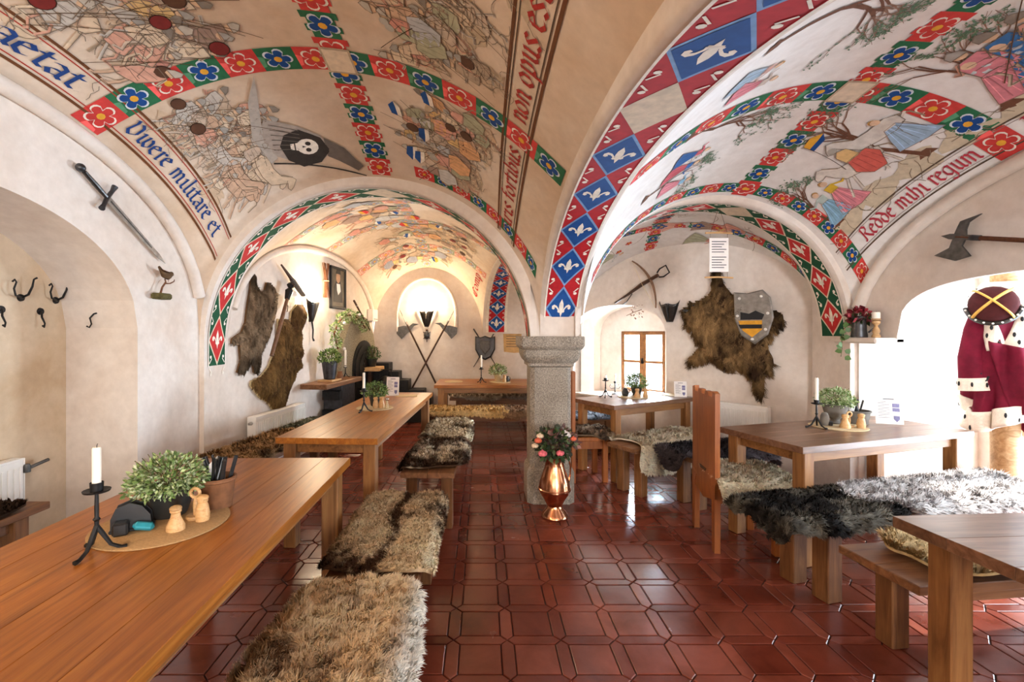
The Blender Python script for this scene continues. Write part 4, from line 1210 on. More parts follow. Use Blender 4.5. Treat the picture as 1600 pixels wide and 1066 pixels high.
# ================================================================== SHEEPSKINS AND FURS
def drape(q, w_, r=.035):
    a = np.abs(q); sg = np.sign(q)
    e = np.clip(a - w_, 0, None)
    ang = np.minimum(e / r, PI / 2)
    ex = np.clip(e - r * PI / 2, 0, None)
    pos = np.minimum(a, w_) + r * np.sin(ang)
    drop = r * (1 - np.cos(ang)) + ex
    return sg * pos, drop
def vnoise(x, y, s, seed=0):
    """smooth value noise, vectorised"""
    x = x / s + seed * 17.3; y = y / s + seed * 9.1
    xi = np.floor(x); yi = np.floor(y); fx = x - xi; fy = y - yi
    fx = fx * fx * (3 - 2 * fx); fy = fy * fy * (3 - 2 * fy)
    def h(a, b):
        v_ = np.sin(a * 127.1 + b * 311.7 + seed * 74.7) * 43758.5453
        return v_ - np.floor(v_)
    return (h(xi, yi) * (1 - fx) + h(xi + 1, yi) * fx) * (1 - fy) + (h(xi, yi + 1) * (1 - fx) + h(xi + 1, yi + 1) * fx) * fy
def raw_mesh(name, V, F3, col, mat, parent, nrm=None):
    me = bpy.data.meshes.new(name)
    n = len(V); m_ = len(F3)
    me.vertices.add(n); me.vertices.foreach_set('co', V.astype(np.float32).ravel())
    me.loops.add(m_ * 3); me.loops.foreach_set('vertex_index', F3.astype(np.int32).ravel())
    me.polygons.add(m_); me.polygons.foreach_set('loop_start', np.arange(0, m_ * 3, 3, dtype=np.int32))
    try: me.polygons.foreach_set('loop_total', np.full(m_, 3, dtype=np.int32))
    except Exception: pass
    me.update(calc_edges=True)
    at = me.color_attributes.new('Col', 'FLOAT_COLOR', 'POINT')
    at.data.foreach_set('color', np.concatenate([col, np.ones((n, 1))], 1).astype(np.float32).ravel())
    me.polygons.foreach_set('use_smooth', np.ones(m_, dtype=bool))
    me.materials.append(MAT[mat])
    if nrm is not None: me.normals_split_custom_set_from_vertices(nrm.astype(np.float32))
    o = bpy.data.objects.new(name, me); C.objects.link(o); o.parent = parent
    return o
def blades(name, S, A, B, colf, parent, length=.035, width=.004, lift=.5, comb=(0, 0), clump=.025, pull=.6, seed=0, mat='fur', lenf=None, root=.86):
    """S(a,b)->(n,3); tufts at samples A,B; comb in (a,b) space"""
    rg = np.random.default_rng(seed + 100); n = len(A); e = .004
    P0 = S(A, B); Pa = S(A + e, B) - P0; Pb = S(A, B + e) - P0
    N = np.cross(Pa, Pb); N /= np.linalg.norm(N, axis=1)[:, None] + 1e-12
    Ta = Pa / (np.linalg.norm(Pa, axis=1)[:, None] + 1e-12); Tb = Pb / (np.linalg.norm(Pb, axis=1)[:, None] + 1e-12)
    ca = np.floor(A / clump); cb = np.floor(B / clump)
    hx = np.sin(ca * 12.9898 + cb * 78.233 + seed) * 43758.5; hx -= np.floor(hx)
    hy = np.sin(ca * 39.346 + cb * 11.135 + seed) * 24634.6; hy -= np.floor(hy)
    dA = ((ca + .2 + .6 * hx) * clump - A) * pull; dB = ((cb + .2 + .6 * hy) * clump - B) * pull
    sw = (hx - .5) * 2.4; sw2 = (hy - .5) * 2.4
    L = length * rg.uniform(.7, 1.25, n)
    if lenf is not None: L = L * lenf(A, B)
    da = dA + L * (comb[0] + .45 * sw + rg.normal(0, .22, n)); db = dB + L * (comb[1] + .45 * sw2 + rg.normal(0, .22, n))
    D = Ta * da[:, None] + Tb * db[:, None] + N * (L * lift)[:, None]
    D = D / (np.linalg.norm(D, axis=1)[:, None] + 1e-12) * L[:, None]
    mid = P0 + D * .5 + N * (L * .14)[:, None]; tip = P0 + D - N * (L * .06)[:, None]
    side = np.cross(D, N); side /= np.linalg.norm(side, axis=1)[:, None] + 1e-12
    tw = rg.uniform(-1, 1, n)[:, None]; side = side + N * tw * .6; side /= np.linalg.norm(side, axis=1)[:, None]
    w_ = (width * rg.uniform(.6, 1.3, n))[:, None] / 2
    V = np.stack([P0 - side * w_, P0 + side * w_, mid - side * w_ * .85, mid + side * w_ * .85, tip], 1).reshape(-1, 3)
    base = np.arange(n)[:, None] * 5
    F3 = np.concatenate([base + np.array([[0, 1, 3]]), base + np.array([[0, 3, 2]]), base + np.array([[2, 3, 4]])], 0)
    c = colf(A, B) * 1.08 * rg.uniform(.70, 1.22, n)[:, None]
    c = np.clip(c, 0, 1)
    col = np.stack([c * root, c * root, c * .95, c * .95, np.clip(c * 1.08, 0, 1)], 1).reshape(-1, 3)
    tl = N * .85 + D / L[:, None] * .35 + side * .25 * tw; tl /= np.linalg.norm(tl, axis=1)[:, None]
    return raw_mesh(name, V, F3, col, mat, parent, np.repeat(tl, 5, 0))
def mixn(c1, c2, t): return np.asarray(c1)[None] * (1 - t)[:, None] + np.asarray(c2)[None] * t[:, None]
def blob_r(th, seed, rough=.10):
    return 1 + rough * (np.sin(2 * th + seed) * .5 + np.sin(3 * th + seed * 2.1) * .7 + np.sin(5 * th + seed * 3.7) * .45 + np.sin(9 * th + seed * 1.3) * .2)
def sheepskin(label, x, y, rz, hl, hw, wb, lb, ztop, colf, n=14000, length=.035, width=.004, seed=1, rough=.08, sqe=4.0, clump=.028, lift=.55, comb=(0, 0), thick=.02, group=None, ends=True, pull=.6, shift=0.0):
    """hl,hw half sizes of the skin; wb, lb half sizes of the seat it lies on (lb measured from the skin's middle)"""
    t = thing('sheepskin', label, 'sheepskin', (x, y, ztop), rz, group)
    def S(a, b):
        a = np.asarray(a, float); b = np.asarray(b, float)
        xb, db = drape(b + shift, wb); 
        if ends: xa, da = drape(a, lb)
        else: xa, da = a, 0 * a
        bump_ = .010 * vnoise(a, b, .13, seed) + .006 * vnoise(a, b, .05, seed + 3)
        return np.stack([xa + .0 * b, xb + np.sign(xb) * np.where(db > .02, bump_ * 1.5, 0), thick + bump_ - np.maximum(da, db) - .25 * np.minimum(da, db)], 1)
    def rad(th):
        c, s_ = np.abs(np.cos(th)), np.abs(np.sin(th))
        return (c ** sqe + s_ ** sqe) ** (-1 / sqe) * blob_r(th, seed, rough)
    # hide
    nr, nt_ = 14, 64
    th = np.linspace(0, 2 * PI, nt_, endpoint=False)
    A = [0.0]; B = [0.0]
    for k in range(1, nr + 1):
        rr = rad(th) * k / nr
        A += list(rr * np.cos(th) * hl); B += list(rr * np.sin(th) * hw)
    A = np.array(A); B = np.array(B); V = S(A, B)
    Vb = V.copy(); Vb[:, 2] -= .012
    F = [(0, 1 + k, 1 + (k + 1) % nt_) for k in range(nt_)]
    for r2 in range(nr - 1):
        o0 = 1 + r2 * nt_; o1 = o0 + nt_
        for k in range(nt_):
            k2 = (k + 1) % nt_; F += [(o0 + k, o1 + k, o1 + k2), (o0 + k, o1 + k2, o0 + k2)]
    oE = 1 + (nr - 1) * nt_; m0 = len(V)
    rim_i = np.arange(oE, oE + nt_)
    V2 = np.concatenate([V, Vb[rim_i]], 0)
    for k in range(nt_):
        k2 = (k + 1) % nt_; F += [(oE + k, m0 + k, m0 + k2), (oE + k, m0 + k2, oE + k2)]
    F = np.array(F)
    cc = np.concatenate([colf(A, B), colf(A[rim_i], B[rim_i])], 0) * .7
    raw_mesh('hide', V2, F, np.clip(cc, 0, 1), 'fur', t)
    rg = np.random.default_rng(seed)
    th = rg.uniform(0, 2 * PI, n * 2); rr = np.sqrt(rg.uniform(0, 1.0, n * 2))
    # area-uniform in the squircle by rejection over the box
    a = rg.uniform(-1.25, 1.25, n * 3); b = rg.uniform(-1.25, 1.25, n * 3)
    ok = np.hypot(a, b) < rad(np.arctan2(b, a)); a = a[ok][:n]; b = b[ok][:n]
    te = rg.uniform(0, 2 * PI, n // 6); re_ = rad(te) * rg.uniform(.94, 1.0, n // 6)
    a = np.concatenate([a, re_ * np.cos(te)]); b = np.concatenate([b, re_ * np.sin(te)])
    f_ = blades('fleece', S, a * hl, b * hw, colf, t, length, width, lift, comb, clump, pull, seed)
    return t
def pal(*stops):
    return [np.array(lin(h)) for h in stops]
def patchy(light, mid, dark, seed, thr=.56, edge=.1, sc1=.22, stripe=None, hl=1, hw=1, edgedark=0.0, edgelight=None):
    L_, M_, D_ = pal(light, mid, dark)
    def f(a, b):
        t = vnoise(a, b, sc1, seed) * .6 + vnoise(a, b, sc1 * .4, seed + 2) * .3 + vnoise(a, b, .02, seed + 4) * .25 - .13
        if stripe is not None:
            t = t + .42 * np.exp(-((b - stripe - .02 * np.sin(a * 9)) / .035) ** 2)
        if edgedark:
            t = t + edgedark * np.clip((np.abs(b) / hw) ** 3, 0, 1) + edgedark * np.clip((np.abs(a) / hl) ** 6, 0, 1)
        k = np.clip((t - thr + edge) / (2 * edge), 0, 1); k2 = vnoise(a, b, .06, seed + 7)
        c = mixn(L_, M_, k2 * .8); c = c * (1 - k)[:, None] + D_[None] * k[:, None]
        if edgelight is not None:
            q = np.clip((b * edgelight[1] / hw - .55) / .3, 0, 1); c = c * (1 - q)[:, None] + np.array(lin(edgelight[0]))[None] * q[:, None]
        return c
    return f
# near left bench
sheepskin('shaggy brown-and-cream sheepskin filling the bottom of the photo', -.46, 1.36, r_(90), .465, .26, .195, 2, .452,
          patchy('#f7dbb2', '#dbb17e', '#6b4a31', 1, .66, .14, .09, None, .5, .26, 0, ('#e2d8c8', -1)), 60000, .040, .0034, 1, .05, 5, .026, .42, (.15, -.35), .028, ends=False)
sheepskin('cream sheepskin with a dark spine stripe on the near left bench', -.46, 2.425, r_(90), .475, .285, .195, .50, .452,
          patchy('#fae4c0', '#dfbd90', '#4e3524', 5, .70, .10, .25, -.01, .51, .285, .22), 60000, .026, .0028, 5, .05, 6, .014, .30, (-.45, 0), .022, pull=.45)
sheepskin('cream sheepskin with brown blotches on the near end of the middle bench', -.36, 3.90, r_(88), .43, .27, .195, .46, .452,
          patchy('#f6e6cc', '#dcc4a2', '#503726', 9, .62, .10, .20, .02, .44, .27, .15), 22000, .034, .0042, 9, .07, 4, .02, .42, (-.4, 0), .022)
sheepskin('cream sheepskin with brown edges on the far end of the middle bench', -.34, 4.88, r_(88), .47, .26, .195, .55, .452,
          patchy('#f2e2c4', '#d8c09a', '#5a4029', 13, .66, .12, .20, None, .47, .26, .25), 15000, .032, .005, 13, .07, 5, .022, .45, (-.4, 0), .022)
sheepskin('golden tan sheepskin on the bench before the rear table', -.18, 6.06, 0, .54, .22, .155, .70, .452,
          patchy('#f0cc90', '#dcae6a', '#8a5c30', 17, .75, .14, .2), 9000, .04, .007, 17, .08, 5, .03, .5, (0, -.3), .025)
sheepskin('brown sheepskin on the rear bench just left of the pillar', .60, 6.06, 0, .30, .24, .155, .34, .452,
          patchy('#a98566', '#86654a', '#5c432f', 19, .6, .14, .2), 6000, .04, .007, 19, .08, 5, .03, .5, (0, -.3), .025)
sheepskin('greyish pelt on the back-wall bench behind the rear table', -.08, 7.46, 0, .42, .23, .165, .42, .452,
          patchy('#bfae98', '#9a8671', '#6b5847', 23, .6, .14, .2), 5000, .04, .008, 23, .08, 5, .03, .5, (0, -.3), .025)
sheepskin('dark brown pelt on the back-wall bench by the pillar', .66, 7.46, 0, .34, .23, .165, .34, .452,
          patchy('#8a7565', '#6f5b4c', '#4d3e33', 29, .6, .14, .2), 5000, .04, .008, 29, .08, 5, .03, .5, (0, -.3), .025)
sheepskin('straw-coloured brown sheepskin on the wall bench below the pelts', -1.98, 4.15, r_(82), .56, .24, .175, .70, .452,
          patchy('#b99468', '#8f6a44', '#4c3320', 31, .56, .12, .12), 11000, .05, .006, 31, .1, 4, .03, .4, (-.5, .2), .022)
sheepskin('greenish grey pelt on the far end of the wall bench', -1.87, 5.10, r_(82), .36, .24, .175, .42, .452,
          patchy('#8f917f', '#6d705f', '#4d4f42', 37, .62, .12, .2), 5000, .03, .006, 37, .08, 4, .03, .4, (-.5, .2), .022)
sheepskin('dark brown pelt on the niche bench at the far left', -2.64, 2.10, r_(90), .50, .13, .128, .62, .502,
          patchy('#4d3a2c', '#3a2a20', '#241a14', 41, .6, .12, .2), 5000, .03, .006, 41, .05, 5, .03, .5, (0, 0), .02)
# right hand benches
def on_bench(key, along, **kw):
    c, a, L, W = bc[key]; d = Vector((math.cos(a), math.sin(a))); p = c + d * (along - L / 2)
    return p.x, p.y, a
x_, y_, a_ = on_bench('R1f', .56)
sheepskin('cream sheepskin hanging over the bench before the window table', x_, y_, a_, .52, .38, .165, .52, .452,
          patchy('#faecd2', '#e2c8a2', '#9b7b58', 43, .74, .14, .2), 17000, .036, .0055, 43, .14, 3.2, .028, .45, (0, -.45), .022, shift=-.07)
x_, y_, a_ = on_bench('R1b', .38)
sheepskin('blue-grey pelt on the bench under the small window', x_, y_, a_, .36, .19, .145, .40, .452,
          patchy('#7d7f84', '#5f6066', '#3c3c40', 47, .6, .14, .2), 6000, .035, .007, 47, .1, 4, .03, .5, (0, 0), .02)
sheepskin('brown tufted sheepskin on the chair seat behind the copper jug', 1.09, 4.73, r_(4), .22, .22, .185, .19, .452,
          patchy('#9b8063', '#6d543f', '#3f3026', 53, .58, .14, .1), 7000, .035, .006, 53, .08, 4, .03, .5, (.3, 0), .025)
x_, y_, a_ = on_bench('R2b', .40)
sheepskin('charcoal sheepskin on the bench behind the high-backed chair', x_, y_, a_, .56, .26, .155, .44, .452,
          patchy('#5a5052', '#453c3d', '#2a2526', 59, .6, .14, .2, None, .5, .26, 0), 10000, .036, .006, 59, .1, 4, .03, .5, (0, -.3), .025)
sheepskin('cream curly sheepskin draped over the high-backed chair seat', 1.865, 3.30, r_(-8), .27, .34, .235, .235, .452,
          patchy('#fbf0d8', '#e8d0aa', '#a98a62', 61, .78, .14, .1), 18000, .040, .005, 61, .08, 4, .024, .5, (.25, -.35), .03, shift=-.03)
x_, y_, a_ = on_bench('R2f', .33)
sheepskin('black-brown sheepskin overhanging the near end of the garden-door bench', x_, y_, a_, .50, .25, .175, .37, .452,
          patchy('#7b7364', '#4f463c', '#211b17', 67, .44, .13, .12, .03, .6, .27, 0), 26000, .036, .0045, 67, .10, 3.4, .022, .5, (.1, -.35), .028, shift=-.01)
x_, y_, a_ = on_bench('R2f', 1.36)
sheepskin('long-haired white-grey sheepskin on the garden-door bench', x_, y_, a_, .68, .27, .175, 1.0, .452,
          patchy('#e4ddd8', '#bdb3ae', '#7d7470', 71, .66, .14, .10), 24000, .046, .005, 71, .08, 4, .03, .5, (.1, -.4), .034, ends=False)
x_, y_, a_ = on_bench('R3', .47)
sheepskin('small golden cream sheepskin on the lower right bench', x_, y_, a_, .34, .19, .19, .6, .452,
          patchy('#ecd09c', '#cfa970', '#8f6c42', 73, .72, .14, .08), 13000, .045, .005, 73, .08, 3, .03, .6, (.1, -.2), .03)

# ================================================================== SMALL THINGS
def hit(O, D, px, py):
    """where the wall O + D*u meets the view line of a photo point: (u, z)"""
    k = (px - 752) / FPX
    u = (k * O[1] - O[0]) / (D[0] - k * D[1])
    y = O[1] + D[1] * u
    return u, CAM_Z - (py - 520) * y / FPX
Z3 = Vector((0, 0, 1))
class WallF:
    def __init__(s, O, D, N): s.O = Vector((O[0], O[1], 0)); s.D = Vector((D[0], D[1], 0)); s.N = Vector((N[0], N[1], 0))
    def M(s, u, z, off=0.0): return frame(s.O + s.D * u + s.N * off + Z3 * z, s.D, Z3, s.N)
    def px(s, px, py): return hit(s.O, s.D, px, py)
    def th(s, name, label, cat, u, z, off=0.0, group=None):
        t = thing(name, label, cat, group=group); t.matrix_world = s.M(u, z, off); return t
WL = WallF((-2.4, 0), (0, 1), (1, 0))
WNI = WallF((-2.9, 0), (0, 1), (1, 0))
WLB = WallF(LB0, lbD, lbN)
WBK = WallF((0, 8.0), (1, 0), (0, -1))
WHW = WallF(HW0, hwD, hwN)
WR = WallF((3.2, 0), (0, -1), (-1, 0))

# ---- foliage
def foliage(parent, cx, cy, cz, rx, rz_, n, cols, size=.02, seed=0, name='foliage', droop=0.0, flat=.5):
    rg = np.random.default_rng(seed + 500)
    d = rg.normal(size=(n, 3)); d /= np.linalg.norm(d, axis=1)[:, None]
    r = rg.uniform(.35, 1, n) ** .6
    P0 = d * r[:, None] * np.array([rx, rx, rz_]); P0[:, 2] -= droop * (P0[:, 0] ** 2 + P0[:, 1] ** 2) / rx
    P0 += np.array([cx, cy, cz])
    ax = d + rg.normal(0, .5, (n, 3)); ax /= np.linalg.norm(ax, axis=1)[:, None]
    sd = np.cross(ax, rg.normal(size=(n, 3))); sd /= np.linalg.norm(sd, axis=1)[:, None]
    L = (size * rg.uniform(.6, 1.3, n))[:, None]
    V = np.stack([P0, P0 + ax * L * .5 + sd * L * flat * .5, P0 + ax * L, P0 + ax * L * .5 - sd * L * flat * .5], 1).reshape(-1, 3)
    b_ = np.arange(n)[:, None] * 4
    F = np.concatenate([b_ + np.array([[0, 1, 2]]), b_ + np.array([[0, 2, 3]])], 0)
    c = np.array([lin(h) for h in cols])[rg.integers(0, len(cols), n)] * rg.uniform(.75, 1.2, n)[:, None]
    o = raw_mesh(name, V, F, np.clip(np.repeat(c, 4, 0), 0, 1), 'leaf', parent)
    return o
def stems(parent, cx, cy, z0, z1, rx, n, seed=0, mat='moss', r=.0018):
    R2 = random.Random(seed); mb = MB()
    for _ in range(n):
        a = R2.uniform(0, 6.3); q = R2.uniform(.3, 1) * rx
        mb.tube([(cx, cy, z0), (cx + .4 * q * math.cos(a), cy + .4 * q * math.sin(a), (z0 + z1) / 2), (cx + q * math.cos(a), cy + q * math.sin(a), z1 + R2.uniform(-.03, .01))], r, 4)
    return mb.build('stems', MAT[mat], parent)
GREENS = ('#5f7a3a', '#7c9450', '#48612c', '#93a866', '#3c5228')
PALE = ('#8fa468', '#a9ba84', '#6e8748', '#566f36', '#c3cca6')
def potted(label, x, y, z, pr, ph, pot, fr, fh, n, cols=GREENS, size=.02, seed=1, prof=None, name='potted_plant', flat=.5):
    t = thing(name, label, 'plant', (x, y, z))
    prof = prof or [(pr * .7, 0), (pr * .75, .005), (pr * .95, ph * .6), (pr * 1.04, ph * .92), (pr * 1.06, ph), (pr * .94, ph), (pr * .9, ph * .85), (.002, ph * .84)]
    MB().lathe(prof, 24, cap=False).build('pot', MAT[pot], t)
    MB().lathe([(.002, ph * .86), (pr * .93, ph * .86)], 20, cap=False).build('soil', MAT['soil'], t)
    stems(t, 0, 0, ph * .85, ph + fh * .9, fr * .8, 22, seed)
    foliage(t, 0, 0, ph + fh * .42, fr, fh * .55, n, cols, size, seed, droop=.25, flat=flat)
    return t
URN = lambda r, h: [(r * .55, 0), (r * .6, .008), (r * .35, h * .14), (r * .34, h * .22), (r * .75, h * .4), (r * .92, h * .7), (r, h * .92), (r * 1.12, h * .96), (r * 1.12, h), (r * .95, h), (r * .9, h * .86), (.002, h * .85)]

def candlestick(where, x, y, z, h=.20, ch=.125, rz=0, s_=1.0, cr=.0115):
    t = thing('candlestick', 'black wrought-iron tripod candlestick ' + where, 'candlestick', (x, y, z), rz)
    mb = MB()
    for k in range(3):
        a = 2 * PI * k / 3
        d = Vector((math.cos(a), math.sin(a), 0))
        mb.tube([Vector((0, 0, .085)) * s_, Vector((0, 0, .06)) * s_ + d * .014 * s_, Vector((0, 0, .022)) * s_ + d * .035 * s_, Vector((0, 0, .008)) * s_ + d * .06 * s_, Vector((0, 0, .007)) * s_ + d * .075 * s_], [.007 * s_, .007 * s_, .006 * s_, .006 * s_, .008 * s_], 6)
    mb.build('tripod_foot', MAT['iron'], t)
    mb = MB(); mb.lathe([(.006, .07 * s_), (.0065, .10 * s_), (.011, .105 * s_), (.006, .112 * s_), (.0065, h * .7), (.005, h - .012)], 10); mb.build('stem', MAT['iron'], t)
    mb = MB(); mb.lathe([(.006, h - .014), (.034 * s_, h - .006), (.036 * s_, h), (.02 * s_, h - .004)], 18); mb.build('drip_pan', MAT['iron'], t)
    mb = MB(); mb.lathe([(.0165 * s_, h - .006), (.018 * s_, h + .024), (.0155 * s_, h + .024), (.014 * s_, h + .004)], 14); mb.build('socket', MAT['iron'], t)
    c = thing('candle', 'white taper candle ' + where.replace('on ', 'in the iron holder on ', 1), 'candle', (x, y, z + h + .002))
    mb = MB(); mb.lathe([(cr, 0), (cr, ch * .96), (cr * .8, ch), (.002, ch * .99)], 14); mb.build('wax_body', MAT['wax'], c)
    mb = MB(); mb.tube([(0, 0, ch * .98), (.001, 0, ch + .006), (.003, 0, ch + .011)], .0011, 5); mb.build('wick', MAT['blackp'], c)
def shaker(label, x, y, z, k=1.0, kind=0):
    t = thing('wooden_shaker', label, 'shaker', (x, y, z))
    if kind == 0: pr = [(.026, 0), (.026, .012), (.014, .04), (.0125, .052), (.016, .056), (.016, .062)]
    else: pr = [(.019, 0), (.021, .02), (.017, .045), (.013, .055), (.0155, .06), (.0155, .066)]
    mb = MB(); mb.lathe([(r * k, q * k) for r, q in pr], 18); mb.build('body', MAT['pale_wood'], t)
    top = pr[-1][1] * k
    mb = MB(); mb.sphere((0, 0, top + .004 * k), .0175 * k, 14, 7, sq=(1, 1, .55)); mb.build('cap', MAT['pale_wood'], t)
def mat_(label, x, y, z, r, m='straw'):
    o = MB().lathe([(r, .001), (r * 1.0, .005), (r * .985, .007), (.002, .007)], 40).build('round_placemat', MAT[m], None, loc=(x, y, z)); tag(o, label, 'placemat'); return o
def cutlery_pot(where, x, y, z, r, h, m='terracotta', seed=0, napkin=True, n=7):
    t = thing('cutlery_pot', 'round pot holding black-handled cutlery ' + where, 'pot', (x, y, z))
    mb = MB(); mb.lathe([(r * .78, 0), (r * .82, .004), (r * 1.0, h * .9), (r * 1.06, h * .94), (r * 1.06, h), (r * .96, h), (r * .75, .01), (.002, .01)], 22, cap=False); mb.build('body', MAT[m], t)
    mb = MB(); mb.lathe([(r * 1.0, h * .86), (r * 1.09, h * .90), (r * 1.09, h * .97), (r * 1.0, h)], 22, cap=False); mb.build('rim', MAT[m], t)
    R2 = random.Random(seed); mb = MB()
    mb.box(-.008, .008, -.004, .004, .0, .10, .003); me = mb.mesh('handle', MAT['black_plastic'])
    for k in range(n):
        a = R2.uniform(0, 6.3); q = R2.uniform(.2, .7) * r; tl = R2.uniform(.12, .34)
        c = thing('cutlery', 'black-handled cutlery standing in the pot ' + where, 'cutlery', (x + q * math.cos(a), y + q * math.sin(a), z + .02), 0, 'cutlery ' + where, rot=(tl * -math.sin(a), tl * math.cos(a), R2.uniform(0, 3)))
        inst('handle', me, c, (0, 0, h * .72))
        mb2 = MB(); mb2.box(-.005, .005, -.001, .001, 0, h * .72 + .01); mb2.build('blade', MAT['steel'], c)
    if napkin:
        nk = MB(); nk.prism([(-.03, 0), (.03, 0), (.03, .13), (0, .155), (-.028, .125)], -.004, .004, RX(PI / 2))
        o = nk.build('napkin', MAT['paper'], None, loc=(x - r * .2, y + r * .3, z + .045), rz=.3); tag(o, 'folded white napkin standing in the cutlery pot ' + where, 'napkin')
def menu(label, x, y, z, w_, h, rz=0, pat=0):
    t = thing('menu_card', label, 'menu card', (x, y, z), rz)
    M = RX(r_(82))
    mb = MB(); mb.box(-w_ / 2, w_ / 2, 0, h, -.002, .002, 0, M); cd = mb.build('card', MAT['paper'], t)
    mb = MB()
    for k in range(11): mb.box(-w_ * .40, -w_ * .40 + w_ * (.42 if k % 3 else .3), h * (.80 - k * .058), h * (.80 - k * .058) + h * .014, .0021, .0026, 0, M)
    mb.box(-w_ * .2, w_ * .2, h * .88, h * .91, .0021, .0026, 0, M); mb.build('printed_lines', MAT['print_d'], cd)
    mb = MB()
    mb.box(w_ * .12, w_ * .38, h * .45, h * .58, .0021, .0027, 0, M); mb.box(w_ * .12, w_ * .38, h * .60, h * .74, .0021, .0027, 0, M)
    mb.prism([(w_ * .15, h * .30), (w_ * .37, h * .30), (w_ * .37, h * .18), (w_ * .26, h * .08), (w_ * .15, h * .18)], .0021, .0027, M); mb.build('printed_pictures', MAT['print_v'], cd, smooth=False)
    return t
def oil_caddy(where, x, y, z):
    t = thing('wooden_caddy', 'small turned wooden caddy with ring handle ' + where, 'caddy', (x, y, z))
    mb = MB(); mb.lathe([(.03, 0), (.032, .006), (.03, .012)], 18); mb.build('base', MAT['pale_wood'], t)
    mb = MB(); mb.lathe([(.006, .01), (.008, .05), (.005, .08)], 10); mb.build('post', MAT['pale_wood'], t)
    mb = MB(); mb.tube([(.017 * math.cos(a), 0, .095 + .017 * math.sin(a)) for a in [2 * PI * k / 16 for k in range(17)]], .006, 8, cap=False); mb.build('ring_handle', MAT['pale_wood'], t)
TZ = .7705
# near left table
mat_('round cork mat under the plant on the near left table', -1.18, 1.72, TZ, .22, 'cork')
candlestick('on the near left table', -1.235, 1.49, TZ, .205, .135, .5, 1.05, .0125)
potted('bushy trailing green plant in a dark bowl on the near left table', -1.215, 1.80, TZ + .007, .088, .105, 'darkpot', .14, .13, 2300, PALE, .019, 3)
cutlery_pot('on the near left table', -1.075, 1.89, TZ, .066, .125, 'terracotta', 3, True, 11)
shaker('squat wooden pepper shaker nearest the edge of the cork mat', -1.09, 1.655, TZ + .007, 1.15, 0)
shaker('slim wooden salt shaker on the near left table', -1.045, 1.74, TZ + .007, 1.2, 1)
oil_caddy('on the cork mat', -1.085, 1.76, TZ + .007)
t = thing('napkin_holder', 'black napkin holder with a turquoise pack on the near left table', 'holder', (-1.245, 1.655, TZ + .007), .5)
mb = MB(); mb.prism([(-.06, 0), (.06, 0), (.055, .05), (.03, .085), (-.005, .10), (-.045, .085), (-.06, .05)], -.003, .003, RX(PI / 2)); 
for dy in (.03, -.012): inst('side_plate', mb.mesh('side_plate', MAT['black_plastic'], False), t, (0, dy, 0))
mb = MB(); mb.box(-.065, .065, -.02, .036, 0, .012, .003); mb.build('base', MAT['black_plastic'], t)
mb = MB(); mb.box(-.05, -.005, -.055, -.016, 0, .045, .006); mb.build('box', MAT['black_plastic'], t)
mb = MB(); mb.box(.0, .065, -.05, -.018, .014, .04, .01, RY(.25)); mb.build('turquoise_pack', MAT['teal'], t)
# middle left table
mat_('round straw mat on the middle left table', -1.0, 4.36, TZ, .17)
candlestick('on the middle left table', -1.05, 4.15, TZ, .19, .16, .2, 1.0)
potted('small leafy green plant in a dark pot on the middle left table', -1.02, 4.47, TZ + .007, .06, .11, 'darkpot', .125, .13, 1100, GREENS, .022, 5)
shaker('wooden shaker left of the pair on the middle left table', -.985, 4.33, TZ + .007, 1.3, 1)
shaker('wooden shaker right of the pair on the middle left table', -.935, 4.35, TZ + .007, 1.3, 1)
t = thing('glass_cruet', 'little glass cruet with pale contents on the middle left table', 'cruet', (-.88, 4.32, TZ + .007))
MB().lathe([(.016, 0), (.018, .03), (.012, .045), (.012, .065), (.014, .068)], 14).build('body', MAT['straw'], t)
MB().lathe([(.013, .068), (.016, .09), (.012, .10), (.002, .10)], 14).build('stopper', MAT['clear'], t)
menu('white menu card standing at the far end of the middle left table', -1.0, 5.22, TZ, .145, .21, -.1)
o = MB().box(-.12, .12, -.10, .10, 0, .004).build('paper_placemat', MAT['straw'], None, loc=(-.84, 5.22, TZ), rz=.1); tag(o, 'flat straw table mat beside the menu card on the left', 'placemat')
# rear table
candlestick('on the rear table', .0, 6.56, TZ, .20, .19, .3, 1.0)
mat_('small round straw mat under the plant on the rear table', .27, 6.66, TZ, .15)
mat_('empty pale round mat on the left end of the rear table', -.40, 6.70, TZ, .13)
potted('fresh green plant in a straw-coloured pot on the rear table', .24, 6.72, TZ + .007, .055, .12, 'straw', .13, .14, 900, PALE, .024, 7)
shaker('wooden shaker beside the plant on the rear table', .33, 6.60, TZ + .007, 1.3, 1)
t = thing('small_jug', 'dark little jug beside the rear table plant', 'jug', (.38, 6.66, TZ + .007))
MB().lathe([(.022, 0), (.028, .03), (.016, .06), (.018, .08)], 14).build('body', MAT['darkpot'], t)
MB().tube([(.016, 0, .07), (.036, 0, .06), (.034, 0, .03), (.024, 0, .02)], .004, 6).build('handle', MAT['darkpot'], t)
